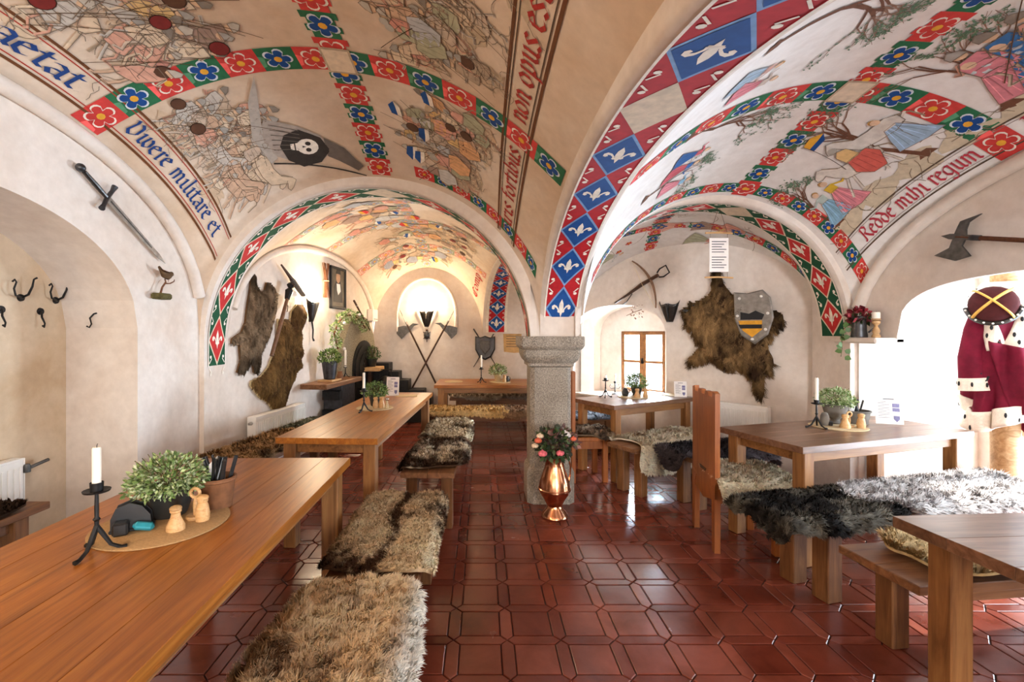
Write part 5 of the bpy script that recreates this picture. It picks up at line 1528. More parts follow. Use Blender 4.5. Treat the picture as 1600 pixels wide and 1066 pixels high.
# window table
candlestick('on the window table', 1.36, 5.08, TZ, .19, .05, .2, 1.0)
mat_('round straw mat on the window table', 1.68, 5.12, TZ, .17)
potted('green plant in a dark pot on the window table', 1.74, 5.20, TZ + .007, .06, .11, 'darkpot', .125, .14, 1000, GREENS, .022, 9)
shaker('wooden shaker left on the window table mat', 1.69, 5.03, TZ + .007, 1.3, 0)
shaker('pale wooden shaker right on the window table mat', 1.79, 5.06, TZ + .007, 1.2, 1)
t = thing('small_jug', 'dark round little jug on the window table', 'jug', (1.60, 5.16, TZ + .007))
MB().lathe([(.03, 0), (.042, .03), (.03, .065), (.018, .08), (.02, .09)], 14).build('body', MAT['darkpot'], t)
MB().tube([(.018, 0, .08), (.05, 0, .07), (.052, 0, .04), (.04, 0, .03)], .004, 6).build('handle', MAT['darkpot'], t)
menu('violet and white menu card on the window table', 2.2, 5.12, TZ, .13, .17, -.2)
mat_('pale round mat at the right end of the window table', 2.16, 5.28, TZ, .12)
# garden-door table
candlestick('on the garden-door table', 2.50, 3.46, TZ, .185, .185, .9, 1.0, .0125)
mat_('round straw mat on the garden-door table', 2.69, 3.50, TZ, .185)
potted('light green fine-leaved plant in a grey stone urn on the garden-door table', 2.745, 3.60, TZ + .007, .075, .15, 'greypot', .135, .13, 1900, PALE, .018, 11, URN(.085, .15))
cutlery_pot('on the garden-door table', 2.93, 3.62, TZ, .085, .105, 'greypot', 8, True, 8)
shaker('wooden shaker left of the ring caddy on the garden-door table', 2.69, 3.43, TZ + .007, 1.35, 0)
shaker('wooden shaker right of the ring caddy on the garden-door table', 2.80, 3.42, TZ + .007, 1.35, 1)
oil_caddy('on the garden-door table', 2.745, 3.46, TZ + .007)
t = thing('stone_tumbler', 'grey pebble-shaped tumbler beside the stone urn', 'tumbler', (2.605, 3.52, TZ + .007))
MB().lathe([(.022, 0), (.03, .03), (.028, .07), (.018, .095), (.012, .098)], 16).build('body', MAT['greypot'], t)
MB().box(.015, .045, -.03, -.005, 0, .035, .006).build('black_block', MAT['black_plastic'], t)
menu('large violet-tinted menu card standing on the garden-door table', 3.17, 3.60, TZ, .175, .215, -.35)

# ---- radiators
def radiator(label, M, L, H, D_=.09):
    t = thing('radiator', label, 'radiator'); t.matrix_world = M      # local x along the wall, y up, z into the room
    mb = MB(); mb.box(0, L, 0, H, 0, .02, .004); mb.box(0, L, 0, H, D_ - .02, D_, .004); mb.build('panel', MAT['white_metal'], t)
    mb = MB(); n = int(L / .035)
    for k in range(n): mb.box(L * (k + .2) / n, L * (k + .75) / n, .04, H - .04, D_, D_ + .006, .002)
    mb.build('fins', MAT['white_metal'], t)
    mb = MB(); mb.box(0, L, H - .004, H + .012, -.002, D_ + .002, .003)
    for k in range(int(L / .03)): mb.box(L * (k + .3) / (L / .03) / 1.0 * 1.0 if False else .012 + k * .03, .026 + k * .03, H + .012, H + .014, .02, D_ - .02)
    mb.build('top_grille', MAT['white_metal'], t)
    for q in (-.008, L): MB().box(q, q + .008, .0, H + .01, -.002, D_ + .002, .002).build('side_cover', MAT['white_metal'], t)
    mb = MB(); mb.lathe([(.016, 0), (.018, .02), (.012, .05)], 12, frame((0, H - .05, D_ / 2), (0, 1, 0), (0, 0, 1), (-1, 0, 0))); mb.build('valve', MAT['steel'], t)
    for q in (.06, L - .06): MB().box(q - .015, q + .015, -.13, .01, .02, .05, .003).build('bracket_foot', MAT['white_metal'], t)
u0, _ = WLB.px(418, 655); u1, _ = WLB.px(480, 637)
radiator('white panel radiator on the left wall under the brown pelts', WLB.M(.25, .14, .03), .95, .5)
radiator('white panel radiator under the boar hide', WHW.M(1.95, .14, .03), .62, .58)
radiator('white panel radiator inside the coat niche', WNI.M(1.7, .14, .02), 1.15, .56, .07)
t = thing('radiator_valve', 'steel thermostat valve with pipe beside the niche radiator', 'valve', (-2.80, 2.86, .64))
MB().tube([(0, 0, 0), (0, .06, .01), (0, .14, .02)], .011, 8).build('pipe', MAT['dsteel'], t); MB().lathe([(.018, 0), (.02, .03), (.014, .05)], 12, T(0, 0, -.02)).build('knob', MAT['dsteel'], t)

# ---- coat hooks
def hook(label, F_, u, z, big, off=0.0, grp='coat hooks in the niche'):
    t = thing('coat_hook', label, 'hook', group=grp); t.matrix_world = F_.M(u, z, off)
    mb = MB(); mb.lathe([(.024, 0), (.022, .008), (.008, .012)], 12); mb.build('plate', MAT['iron'], t)
    mb = MB()
    if big:
        mb.tube([(0, 0, .008), (0, .02, .05), (0, .07, .075), (0, .115, .085), (0, .125, .105)], [.007, .007, .006, .005, .006], 6)
        mb.tube([(0, -.005, .008), (-.03, .0, .03), (-.07, .01, .04), (-.085, .05, .045), (-.075, .09, .05), (-.09, .105, .055), (-.10, .09, .05)], [.007, .007, .006, .006, .005, .005, .006], 6)
    else:
        mb.tube([(0, 0, .008), (-.02, -.01, .03), (-.035, -.04, .045), (-.02, -.08, .05), (-.03, -.105, .055), (-.045, -.095, .06)], [.006, .006, .006, .005, .005, .006], 6)
    mb.build('iron_hook', MAT['iron'], t)
hook('large black iron coat hook nearest the left photo edge', WNI, 2.92, 1.70, True)
hook('large black iron coat hook right of the first large one', WNI, 3.16, 1.70, True)
hook('small black iron hook below the left large coat hook', WNI, 2.80, 1.62, False)
hook('small black iron hook below the right large coat hook', WNI, 3.05, 1.62, False)
WJ = WallF((-2.9, 3.24), (1, 0), (0, -1))
hook('single small iron hook on the side of the coat niche', WJ, .24, 1.62, False)

# ---- sword and mounted bird on the left wall
def seg_frame(F_, p0, p1, off):
    """frame on a wall whose x axis runs from photo point p0 to p1"""
    a = F_.px(*p0); b_ = F_.px(*p1); A = F_.O + F_.D * a[0] + Z3 * a[1] + F_.N * off; B = F_.O + F_.D * b_[0] + Z3 * b_[1] + F_.N * off
    ex = (B - A); L = ex.length; ex.normalize(); ey = F_.N.cross(ex); return frame(A, ex, ey, F_.N), L
M, L = seg_frame(WL, (118, 262), (252, 412), .03)
t = thing('sword', 'long steel sword with dark cross guard hanging slanted on the left wall', 'sword'); t.matrix_world = M
MB().prism([(.24, -.022), (.24, .022), (L * .9, .016), (L, 0), (L * .9, -.016)], -.003, .003).build('blade', MAT['steel'], t, smooth=False)
MB().prism([(.26, -.005), (.26, .005), (L * .8, .003), (L * .8, -.003)], .003, .005).build('fuller', MAT['dsteel'], t, smooth=False)
MB().tube([(.03, 0, 0), (.12, 0, 0), (.22, 0, 0)], [.013, .016, .013], 10).build('grip', MAT['leather'], t)
MB().tube([(.225, -.10, .012), (.232, -.06, .004), (.23, 0, 0), (.232, .06, .004), (.225, .10, .012)], [.018, .012, .014, .012, .018], 8).build('cross_guard', MAT['pewter'], t)
MB().sphere((0, 0, 0), .026, 12, 8).build('pommel', MAT['pewter'], t)
u, z = WL.px(243, 468)
t = WL.th('mounted_bird', 'small stuffed brown songbird on a twig with mossy base', 'bird', u, z, .0)
MB().box(-.06, .06, 0, .045, 0, .09, .012).build('mossy_base', MAT['moss'], t)
MB().tube([(-.02, .04, .05), (.0, .09, .05), (.03, .13, .055), (.02, .155, .055)], [.008, .007, .006, .005], 6).build('branch', MAT['bark'], t)
MB().tube([(.025, .12, .055), (.07, .125, .06), (.115, .145, .06), (.12, .16, .06)], [.006, .005, .004, .003], 6).build('side_twig', MAT['bark'], t)
mb = MB(); mb.tube([(-.05, .235, .06), (-.02, .205, .06), (.01, .185, .06), (.045, .18, .06), (.07, .19, .06), (.085, .197, .06), (.102, .194, .06)], [.008, .014, .026, .030, .020, .019, .004], 10)
bd = mb.build('bird_body', MAT['feather'], t)
MB().tube([(.02, .20, .085), (-.02, .205, .082), (-.05, .22, .07)], [.012, .014, .004], 6, flat=.4).build('wing', MAT['dark_wood'], bd)
MB().tube([(.098, .196, .06), (.115, .192, .06)], [.004, .0008], 5).build('beak', MAT['iron'], bd)
mb = MB(); mb.tube([(.03, .16, .05), (.03, .135, .055)], .002, 4); mb.tube([(.045, .16, .066), (.05, .135, .06)], .002, 4); mb.build('feet', MAT['bark'], bd)

# ---- pelts on walls
def inside(poly, x, y):
    n = len(poly); r = np.zeros(len(x), bool); j = n - 1
    for i in range(n):
        xi, yi = poly[i]; xj, yj = poly[j]
        c = ((yi > y) != (yj > y)) & (x < (xj - xi) * (y - yi) / (yj - yi + 1e-12) + xi); r ^= c; j = i
    return r
def edge_dist(poly, x, y):
    d = np.full(len(x), 9.0); n = len(poly)
    for i in range(n):
        ax, ay = poly[i]; bx, by = poly[(i + 1) % n]; dx, dy = bx - ax, by - ay; L2 = dx * dx + dy * dy + 1e-12
        t_ = np.clip(((x - ax) * dx + (y - ay) * dy) / L2, 0, 1); d = np.minimum(d, np.hypot(x - ax - t_ * dx, y - ay - t_ * dy))
    return d
def wall_pelt(name, label, cat, F_, pix, colf, n, length, width, lift=.3, comb=(0, -1), seed=1, bulge=.05, clump=.03, pull=.5, back=None):
    poly = [F_.px(*p) for p in pix]
    cu = sum(p[0] for p in poly) / len(poly); cz = sum(p[1] for p in poly) / len(poly)
    poly = [(p[0] - cu, p[1] - cz) for p in poly]
    t = F_.th(name, label, cat, cu, cz)
    def S(a, b):
        h = np.clip(edge_dist(poly, a, b) / .12, 0, 1)
        return np.stack([a, b, .022 + bulge * np.sin(h * PI / 2) + .012 * vnoise(a, b, .08, seed)], 1)
    # skin surface on a fine grid clipped to the outline
    x0, x1 = min(p[0] for p in poly), max(p[0] for p in poly); y0, y1 = min(p[1] for p in poly), max(p[1] for p in poly)
    ng = 60; gx, gy = np.meshgrid(np.linspace(x0, x1, ng), np.linspace(y0, y1, ng), indexing='ij'); gx = gx.ravel(); gy = gy.ravel()
    V = S(gx, gy); ins = inside(poly, gx, gy)
    F = []
    for i in range(ng - 1):
        for j in range(ng - 1):
            q = (i * ng + j, (i + 1) * ng + j, (i + 1) * ng + j + 1, i * ng + j + 1)
            if sum(ins[k] for k in q) >= 2: F += [(q[0], q[1], q[2]), (q[0], q[2], q[3])]
    raw_mesh('skin', V, np.array(F), np.clip(colf(gx, gy) * .75, 0, 1), 'fur', t)
    MB().prism(poly, .004, .02).build('backing', MAT[back or 'brown'], t, smooth=False)
    rg = np.random.default_rng(seed)
    a = rg.uniform(x0, x1, n * 4); b = rg.uniform(y0, y1, n * 4); ok = inside(poly, a, b); a = a[ok][:n]; b = b[ok][:n]
    blades('fur', S, a, b, colf, t, length, width, lift, comb, clump, pull, seed)
    return t, poly
def cpx(pts, x0, y0, k): return [(x0 + p[0] / k, y0 + p[1] / k) for p in pts]
p1 = cpx([(190, 175), (205, 180), (217, 250), (245, 290), (268, 285), (280, 235), (300, 240), (322, 265), (337, 300), (332, 400), (302, 520), (275, 590), (245, 650), (240, 700), (225, 780), (205, 770), (195, 700), (165, 740), (140, 780), (105, 770), (125, 700), (115, 590), (70, 600), (75, 570), (130, 530), (155, 470), (165, 380), (183, 270)], 340, 380, 3.808)
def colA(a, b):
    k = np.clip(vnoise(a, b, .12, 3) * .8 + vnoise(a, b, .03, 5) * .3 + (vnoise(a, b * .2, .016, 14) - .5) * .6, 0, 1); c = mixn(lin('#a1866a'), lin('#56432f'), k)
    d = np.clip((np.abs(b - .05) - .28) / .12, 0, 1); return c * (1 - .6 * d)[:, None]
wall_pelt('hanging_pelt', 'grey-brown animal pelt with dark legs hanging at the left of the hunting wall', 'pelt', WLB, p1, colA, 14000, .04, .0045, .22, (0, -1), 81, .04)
p2 = cpx([(350, 450), (380, 462), (400, 450), (420, 480), (430, 405), (460, 365), (500, 375), (517, 420), (505, 480), (482, 520), (487, 600), (500, 655), (480, 690), (490, 740), (455, 770), (440, 820), (410, 880), (395, 940), (385, 985), (332, 1003), (310, 985), (290, 950), (240, 920), (185, 850), (190, 820), (240, 800), (290, 740), (320, 660), (345, 560)], 340, 380, 3.808)
def colB(a, b):
    k = np.clip(vnoise(a, b, .15, 7) * .8 + vnoise(a, b, .03, 8) * .3 + (vnoise(a, b * .2, .016, 24) - .5) * .6, 0, 1); return mixn(lin('#94703f'), lin('#4a311d'), k)
wall_pelt('hanging_pelt', 'long dark brown hide with pale raw edge above the left radiator', 'pelt', WLB, p2, colB, 14000, .036, .0045, .2, (0, -1), 83, .045, back='bone')
p3 = cpx([(295, 240), (325, 240), (332, 290), (362, 340), (400, 385), (450, 395), (520, 400), (600, 470), (622, 485), (660, 480), (698, 500), (705, 540), (680, 575), (650, 600), (620, 650), (608, 700), (640, 760), (645, 800), (617, 870), (605, 850), (600, 790), (580, 830), (590, 900), (587, 960), (580, 1000), (560, 990), (535, 950), (530, 900), (490, 850), (440, 820), (360, 825), (310, 790), (270, 760), (220, 785), (180, 790), (150, 808), (145, 785), (170, 740), (200, 705), (220, 690), (180, 650), (165, 600), (130, 580), (125, 530), (105, 490), (110, 470), (150, 460), (145, 420), (170, 435), (210, 425), (260, 390), (285, 350), (290, 290)], 1040, 360, 3.805)
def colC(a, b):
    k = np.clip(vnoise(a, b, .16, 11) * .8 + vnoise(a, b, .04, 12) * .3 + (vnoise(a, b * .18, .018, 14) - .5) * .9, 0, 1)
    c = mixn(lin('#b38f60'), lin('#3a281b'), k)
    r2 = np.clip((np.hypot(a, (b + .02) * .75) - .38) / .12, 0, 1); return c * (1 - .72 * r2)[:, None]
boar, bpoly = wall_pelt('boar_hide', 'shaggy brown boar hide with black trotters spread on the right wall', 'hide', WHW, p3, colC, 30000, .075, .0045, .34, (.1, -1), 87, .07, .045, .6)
# boar's snout and eye
u, z = WHW.px(1076, 487); cu, cz = [boar.matrix_world.translation, 0][0], 0
inv_ = boar.matrix_world.inverted()
q = inv_ @ (WHW.O + WHW.D * u + Z3 * z + WHW.N * .07)
MB().sphere(q, .035, 12, 8, sq=(1.2, .8, .8)).build('snout', MAT['leather'], boar)
u, z = WHW.px(1090, 478); q = inv_ @ (WHW.O + WHW.D * u + Z3 * z + WHW.N * .10); MB().sphere(q, .011, 8, 6).build('eye', MAT['blackp'], boar)
for (a, b_) in ((1098, 508), (1086, 473)):
    pass

# ---- weapons on the hunting wall
M, L = seg_frame(WLB, (440, 447), (409, 556), .11)
t = thing('battle_axe', 'short-handled battle axe hung across the two left pelts', 'axe'); t.matrix_world = M
MB().tube([(0, 0, 0), (L * .5, .005, 0), (L, 0, 0)], [.018, .021, .019], 8).build('shaft', MAT['ash'], t)
MB().prism([(.10, .01), (.12, .05), (.08, .12), (.14, .15), (.24, .12), (.30, .06), (.24, .05), (.2, .01)], -.006, .006).build('axe_head', MAT['steel'], t, smooth=False)
MB().lathe([(.03, 0), (.045, .03), (.02, .06), (.045, .10), (.028, .2)], 8, frame((-.03, 0, 0), (0, 1, 0), (0, 0, 1), (1, 0, 0))).build('iron_mount', MAT['iron'], t)
M, L = seg_frame(WLB, (433, 414), (468, 462), .05)
t = thing('sheathed_dagger', 'dark long dagger in a sheath slanting above the lit sconce', 'dagger'); t.matrix_world = M
MB().tube([(0, 0, 0), (L * .45, 0, 0)], [.010, .022], 8).build('grip', MAT['dark_wood'], t)
MB().tube([(L * .45, 0, 0), (L * .5, 0, 0), (L, 0, 0)], [.03, .036, .034], 10, flat=.6).build('sheath', MAT['greypot'], t)
M, L = seg_frame(WLB, (540, 470), (566, 516), .13)
t = thing('riding_crop', 'thin dark rod hanging slanted right of the portrait', 'rod'); t.matrix_world = M
MB().tube([(0, 0, 0), (L, 0, 0)], [.016, .009], 8).build('rod', MAT['dark_wood'], t); MB().lathe([(.018, 0), (.018, .03)], 8, frame((.1, 0, 0), (0, 1, 0), (0, 0, 1), (1, 0, 0))).build('collar', MAT['steel'], t)
# twig bundle
u, z = WLB.px(505, 437)
t = WLB.th('twig_bundle', 'bundle of dry brown twigs hanging left of the portrait', 'twigs', u, z, .04)
R2 = random.Random(4)
for k in range(14):
    a = R2.uniform(-.07, .07); b_ = R2.uniform(-.08, .08)
    MB().tube([(a, -.24, R2.uniform(-.02, .02)), (a * .3, .0, R2.uniform(-.01, .02)), (b_, .22, R2.uniform(-.02, .02))], [.006, .011, .005], 6).build('twig', MAT['bark'], t)
MB().tube([(.045 * math.cos(q), -.02, .035 * math.sin(q)) for q in [2 * PI * k / 12 for k in range(13)]], .008, 6).build('tie', MAT['bone'], t)
# framed portrait
(ua, za), (ub, zb) = WLB.px(514, 414), WLB.px(538, 414); _, zc = WLB.px(526, 483)
pw = abs(ub - ua); ph_ = (za - zc)
t = WLB.th('framed_portrait', 'black-framed dark portrait of a seated figure in white collar', 'picture', (ua + ub) / 2, (za + zc) / 2, .0)
mb = MB()
for (a, b_, c_, d_) in ((-pw / 2, pw / 2, ph_ / 2 - .035, ph_ / 2), (-pw / 2, pw / 2, -ph_ / 2, -ph_ / 2 + .035), (-pw / 2, -pw / 2 + .035, -ph_ / 2, ph_ / 2), (pw / 2 - .035, pw / 2, -ph_ / 2, ph_ / 2)): mb.box(a, b_, c_, d_, .0, .035, .006)
mb.build('frame', MAT['blackp'], t)
cv = MB().box(-pw / 2 + .02, pw / 2 - .02, -ph_ / 2 + .02, ph_ / 2 - .02, .004, .016).build('canvas', MAT['portrait_bg'], t)
MB().prism([(-.14, -.2), (.15, -.2), (.13, .0), (.07, .10), (-.06, .10), (-.13, .0)], .016, .018).build('painted_coat', MAT['blackp'], cv, smooth=False)
MB().prism([(.065 * math.cos(a), .15 + .08 * math.sin(a)) for a in [2 * PI * k / 16 for k in range(16)]], .018, .019).build('painted_face', MAT['skin'], cv, smooth=False)
MB().prism([(-.08, .20), (.08, .20), (.07, .26), (-.03, .27)], .019, .020).build('painted_hair', MAT['blackp'], cv, smooth=False)
MB().prism([(-.05, .06), (.06, .06), (.08, -.04), (.0, -.1), (-.04, -.03)], .019, .020).build('painted_collar', MAT['paper'], cv, smooth=False)

# ---- sconces (the lit ones carry a point light)
def sconce(label, F_, px, py, h, lit, power=0, hookd=False, w_=.115):
    u, z = F_.px(px, py) if py is not None else px
    t = F_.th('wall_sconce', label, 'wall lamp', u, z - h * .5, .0)
    MB().box(-.03, .03, 0, h * .5, 0, .015, .004).build('back_plate', MAT['iron'], t)
    for sg in (-1, 1):
        mb = MB()
        def fn(a, b_):
            th = (.04 + .90 * a) * PI / 2 * sg
            top = h * (1.0 + .16 * (a ** 2) - .10 * math.sin(a * PI)); r = .03 + (w_ - .03) * b_ ** .9
            return (r * math.sin(th) * 1.25, b_ * top, .015 + r * math.cos(th) * .8)
        mb.grid(fn, 10, 8); o = mb.build('leather_wing' if not lit else 'iron_shade', MAT['leather'], t)
        so = o.modifiers.new('thickness', 'SOLIDIFY'); so.thickness = .004
    MB().tube([(0, .0, .03), (0, h * .98, .10)], .006, 6).build('centre_rib', MAT['iron'], t)
    if hookd: MB().tube([(0, 0, .03), (.0, -.10, .045), (.0, -.2, .04), (.01, -.24, .05)], [.012, .01, .009, .014], 8).build('hook_tail', MAT['iron'], t)
    if lit:
        b_ = MB().sphere((0, h * .98, .06), .035, 12, 8, sq=(1, 1.2, 1)).build('bulb', MAT['glow'], t)
        l = bpy.data.lights.new('sconce_light', 'POINT'); l.energy = power; l.color = (1.0, .77, .50); l.shadow_soft_size = .05
        lo = bpy.data.objects.new('sconce_light', l); C.objects.link(lo); lo.parent = t; lo.location = (0, h * 1.22, .12)
    return t
sconce('lit black iron sconce glowing on the hunting wall', WLB, 484, 487, .26, True, 34, True)
sconce('lit black iron sconce between the crossed halberds', WBK, 667, 498, .28, True, 34)
sconce('unlit black leather sconce between crossbow and boar hide', WHW, 1048, 489, .22, False, w_=.10)
# unseen sconces, added beside and behind the camera to light the near bays
WF = WallF((0, -3.4), (-1, 0), (0, 1))
for (uu, lab, pw_) in ((2.6, 'unseen lit iron sconce added for fill behind the camera on the left', 62), (0.2, 'unseen lit iron sconce added for fill behind the camera in the middle', 50)):
    sconce(lab, WF, (uu, 1.9), None, .28, True, pw_)
sconce('unseen lit iron sconce added for fill on the left wall beside the camera', WL, (.45, 1.94), None, .28, True, 34)

# ---- oven
def arch_poly(w_, h, n=14, base=0.0):
    sp = h - w_ / 2
    return [(-w_ / 2, base), (w_ / 2, base)] + [(w_ / 2 * math.cos(PI * k / n), sp + w_ / 2 * math.sin(PI * k / n)) for k in range(n + 1)]
ud0, _ = WLB.px(541, 560); ud1, zt = WLB.px(574, 560)
uc = (ud0 + ud1) / 2; dw = (ud1 - ud0)
t = WLB.th('stone_oven', 'rough stone bread oven front with arched black iron door', 'oven', uc, 0, .0)
MB().prism([(-dw * .98, 0), (dw * .62, 0), (dw * .66, 1.1), (dw * .52, 1.45), (dw * .2, 1.70), (-.15 * dw, 1.76), (-dw * .55, 1.66), (-dw * .85, 1.36), (-dw * .98, .95)], .0, .10).build('stone_front', MAT['ovenstone'], t)
MB().prism(arch_poly(dw * 1.04, 1.36, base=.12), .10, .118).build('door_frame', MAT['iron'], t)
dd = MB().prism(arch_poly(dw * .92, 1.30, base=.20), .118, .14).build('iron_door', MAT['iron'], t)
MB().prism([(p[0] * .72, .78 + (p[1] - .72) * .72) for p in arch_poly(dw * .9, 1.28, base=.72)], .14, .155).build('relief_panel', MAT['iron'], dd)
MB().box(-dw * .40, dw * .40, .62, .66, .14, .16, .005).build('hinge_bar', MAT['iron'], dd)
MB().prism(arch_poly(dw * .5, .55, base=.26), .14, .152).build('lower_panel', MAT['iron'], dd)
mb = MB()
for k in range(10):
    a = 2 * PI * k / 10; mb.sphere((.11 * math.cos(a), .98 + .11 * math.sin(a), .158), .035, 8, 5, sq=(1, 1, .4))
mb.build('cast_ornament', MAT['iron'], dd)
# wreath arched over the oven
t = thing('leaf_wreath', 'green leafy garland with white blossoms arched over the oven', 'garland')
pts = []
for (px_, py_) in ((508, 545), (502, 522), (508, 505), (520, 494), (534, 492), (546, 502), (556, 516)):
    u, z = WLB.px(px_, py_); pts.append(WLB.O + WLB.D * u + Z3 * z + WLB.N * .18)
MB().tube(pts, .012, 6).build('vine', MAT['bark'], t)
for k in range(len(pts) - 1):
    c = (pts[k] + pts[k + 1]) / 2; foliage(t, c.x, c.y, c.z, .075, .09, 200, ('#6f8a4a', '#8ba365', '#587238', '#b9c49a'), .035, 30 + k, 'leaves')
for k in (0, 2, 4): MB().sphere(pts[k] + WLB.N * .09, .022, 8, 6).build('blossom', MAT['whitefl'], t)
# shelf beside the oven
(ua, za) = WLB.px(466, 604); (ub, zb) = WLB.px(528, 599)
t = WLB.th('stove_shelf', 'thick wooden shelf slab on a dark cast block beside the oven', 'shelf', .0, 0)
MB().box(ua, ub, .80, .86, .02, .36, .006).build('slab', MAT['bench'], t)
MB().box(ua + .60, ub - .05, .0, .80, .02, .28, .01).build('dark_support', MAT['pewter'], t)
for k in range(3): MB().box(ua + .52, ua + .61, .10 + k * .25, .22 + k * .25, .04, .28, .005).build('support_tooth', MAT['iron'], t)
def on_shelf(f, off): q = WLB.O + WLB.D * (ua + (ub - ua) * f) + WLB.N * off; return q.x, q.y
x, y = on_shelf(.38, .20)
o = MB().box(-.13, .13, -.10, .10, 0, .025, .005).build('wooden_board', MAT['pale_wood'], None, loc=(x, y, .861), rz=1.4); tag(o, 'small wooden board under the shelf plant', 'board')
potted('green succulent in a tapering grey-black pot on the oven shelf', x, y, .887, .095, .23, 'pewter', .14, .16, 800, GREENS, .035, 15)
x, y = on_shelf(.66, .20); o = MB().lathe([(.035, 0), (.045, .04), (.03, .08), (.035, .10)], 14).build('small_jar', MAT['terracotta'], None, loc=(x, y, .861)); tag(o, 'little brown jar beside the shelf plant', 'jar')
x, y = on_shelf(.86, .18); candlestick('on the oven shelf', x, y, .861, .14, .24, 0, .8, .014)
# thermostat box and plaque
u, z = WLB.px(578, 493); t = WLB.th('wall_box', 'cream box fixed high at the far end of the hunting wall', 'box', u, z, 0)
MB().box(-.11, .11, -.10, .10, 0, .10, .008).build('housing', MAT['white_metal'], t); MB().box(-.08, .08, -.07, -.06, .10, .104).build('slot', MAT['dsteel'], t)
u, z = WLB.px(577, 532); t = WLB.th('wall_plaque', 'round dark plaque beside the oven', 'plaque', u, z, 0)
MB().lathe([(.11, 0), (.11, .015), (.095, .025), (.002, .02)], 24).build('disc', MAT['greystone'], t); MB().lathe([(.07, .02), (.06, .032), (.002, .034)], 20).build('emblem', MAT['pewter'], t)
u, z = WLB.px(571, 515); t = WLB.th('iron_key', 'small black iron key hook beside the plaque', 'hook', u, z, 0)
MB().tube([(0, -.08, .02), (0, .06, .02)], .009, 6).build('shank', MAT['iron'], t); MB().sphere((0, .085, .02), .025, 8, 6).build('bow', MAT['iron'], t)
# stepped black plinth in the corner
t = thing('stepped_plinth', 'black stepped masonry plinth in the far left corner', 'steps', (-1.80, 7.62, 0))
for k, (w_, h) in enumerate(((.28, .98), (.44, .84), (.60, .70), (.86, .54), (.98, .46))):
    MB().box(0 if k == 0 else (.28, .44, .60, .86)[k - 1], w_, 0, .34, 0, h, .006).build('step', MAT['iron'], t)
t = thing('corner_shelf', 'small wooden corner shelf beside the oven', 'shelf', (-1.80, 7.36, 0))
MB().box(-.1, .22, -.18, .20, .88, .94, .005).build('board', MAT['pale_wood'], t); MB().box(.0, .06, -.02, .04, 0, .88, .004).build('post', MAT['dark_wood'], t)
potted('dark green plant in a black pot on the corner shelf', -1.74, 7.38, .941, .08, .13, 'darkpot', .14, .2, 500, ('#3f5a2c', '#57703c', '#2f4522'), .03, 17)
t = thing('iron_kettle', 'black iron kettle standing in front of the stepped plinth', 'kettle', (-1.50, 7.30, 0))
MB().lathe([(.12, .56), (.15, .62), (.14, .72), (.07, .78), (.02, .80)], 16).build('body', MAT['iron'], t)
MB().tube([(-.1, 0, .74), (-.08, 0, .90), (.08, 0, .90), (.1, 0, .74)], .009, 6).build('handle', MAT['iron'], t)
MB().box(-.12, .12, -.12, .12, 0, .56, .01).build('stand', MAT['iron'], t)

# ---- crossed halberds, turtle, coat of arms, parchment on the back wall
def halberd(label, p0, p1, off, mir):
    M, L = seg_frame(WBK, p0, p1, off)
    t = thing('halberd', label, 'halberd', group='crossed halberds'); t.matrix_world = M
    MB().tube([(L * .16, 0, 0), (L, 0, 0)], [.015, .015], 8).build('pole', MAT['dark_wood'], t)
    MB().tube([(0, 0, 0), (.14, 0, 0), (.34, 0, 0)], [.002, .014, .02], 6, flat=.5).build('spike', MAT['dsteel'], t)
    q = mir
    MB().prism([(.36, .01 * q), (.33, .06 * q), (.30, .19 * q), (.40, .23 * q), (.52, .19 * q), (.47, .07 * q), (.46, .01 * q)][::q], -.006, .006).build('axe_blade', MAT['dsteel'], t, smooth=False)
    MB().prism([(.38, -.01 * q), (.36, -.10 * q), (.42, -.19 * q), (.41, -.10 * q), (.45, -.01 * q)][::-q], -.006, .006).build('back_hook', MAT['dsteel'], t, smooth=False)
halberd('halberd leaning from upper left to lower right on the back wall', (623, 480), (694, 625), .03, -1)
halberd('halberd leaning from upper right to lower left on the back wall', (713, 480), (640, 615), .07, 1)
u, z = WBK.px(667, 524); t = WBK.th('turtle_shell', 'small dark turtle shell below the back wall lamp', 'shell', u, z, 0)
MB().sphere((0, 0, .015), .10, 16, 10, sq=(.5, .75, .35)).build('shell', MAT['pewter'], t); MB().sphere((0, .09, .02), .022, 8, 6).build('head', MAT['dark_wood'], t)
for (a, b_) in ((-.055, .05), (.055, .05), (-.05, -.05), (.05, -.05), (0, -.10)): MB().tube([(a * .6, b_ * .8, .012), (a * 1.2, b_ * 1.2, .012)], [.012, .005], 6).build('limb', MAT['dark_wood'], t)
u, z = WBK.px(758, 541); t = WBK.th('shield_plaque', 'dark shield with crossed swords below the blue diamond arch', 'shield', u, z, 0)
MB().prism([(-.17, .17), (-.08, .15), (0, .18), (.08, .15), (.17, .17), (.17, -.06), (.10, -.19), (0, -.24), (-.10, -.19), (-.17, -.06)], .02, .05, bev=.12).build('shield', MAT['pewter'], t, smooth=False)
MB().prism([(-.09, .10), (.09, .10), (.09, -.04), (0, -.15), (-.09, -.04)], .05, .062, bev=.2).build('crest', MAT['dsteel'], t, smooth=False)
for q in (-1, 1): MB().tube([(-.2 * q, .30, .015), (.2 * q, -.36, .015)], [.012, .007], 6).build('sword', MAT['dsteel'], t)
u, z = WBK.px(801, 529); t = WBK.th('parchment_sheet', 'yellowed parchment notice on the back wall', 'notice', u, z, 0)
MB().prism([(-.17, .25), (-.05, .24), (.16, .26), (.15, .02), (.17, -.24), (.02, -.25), (-.15, -.23), (-.16, .0)], .004, .008).build('sheet', MAT['parch'], t, smooth=False)
mb = MB()
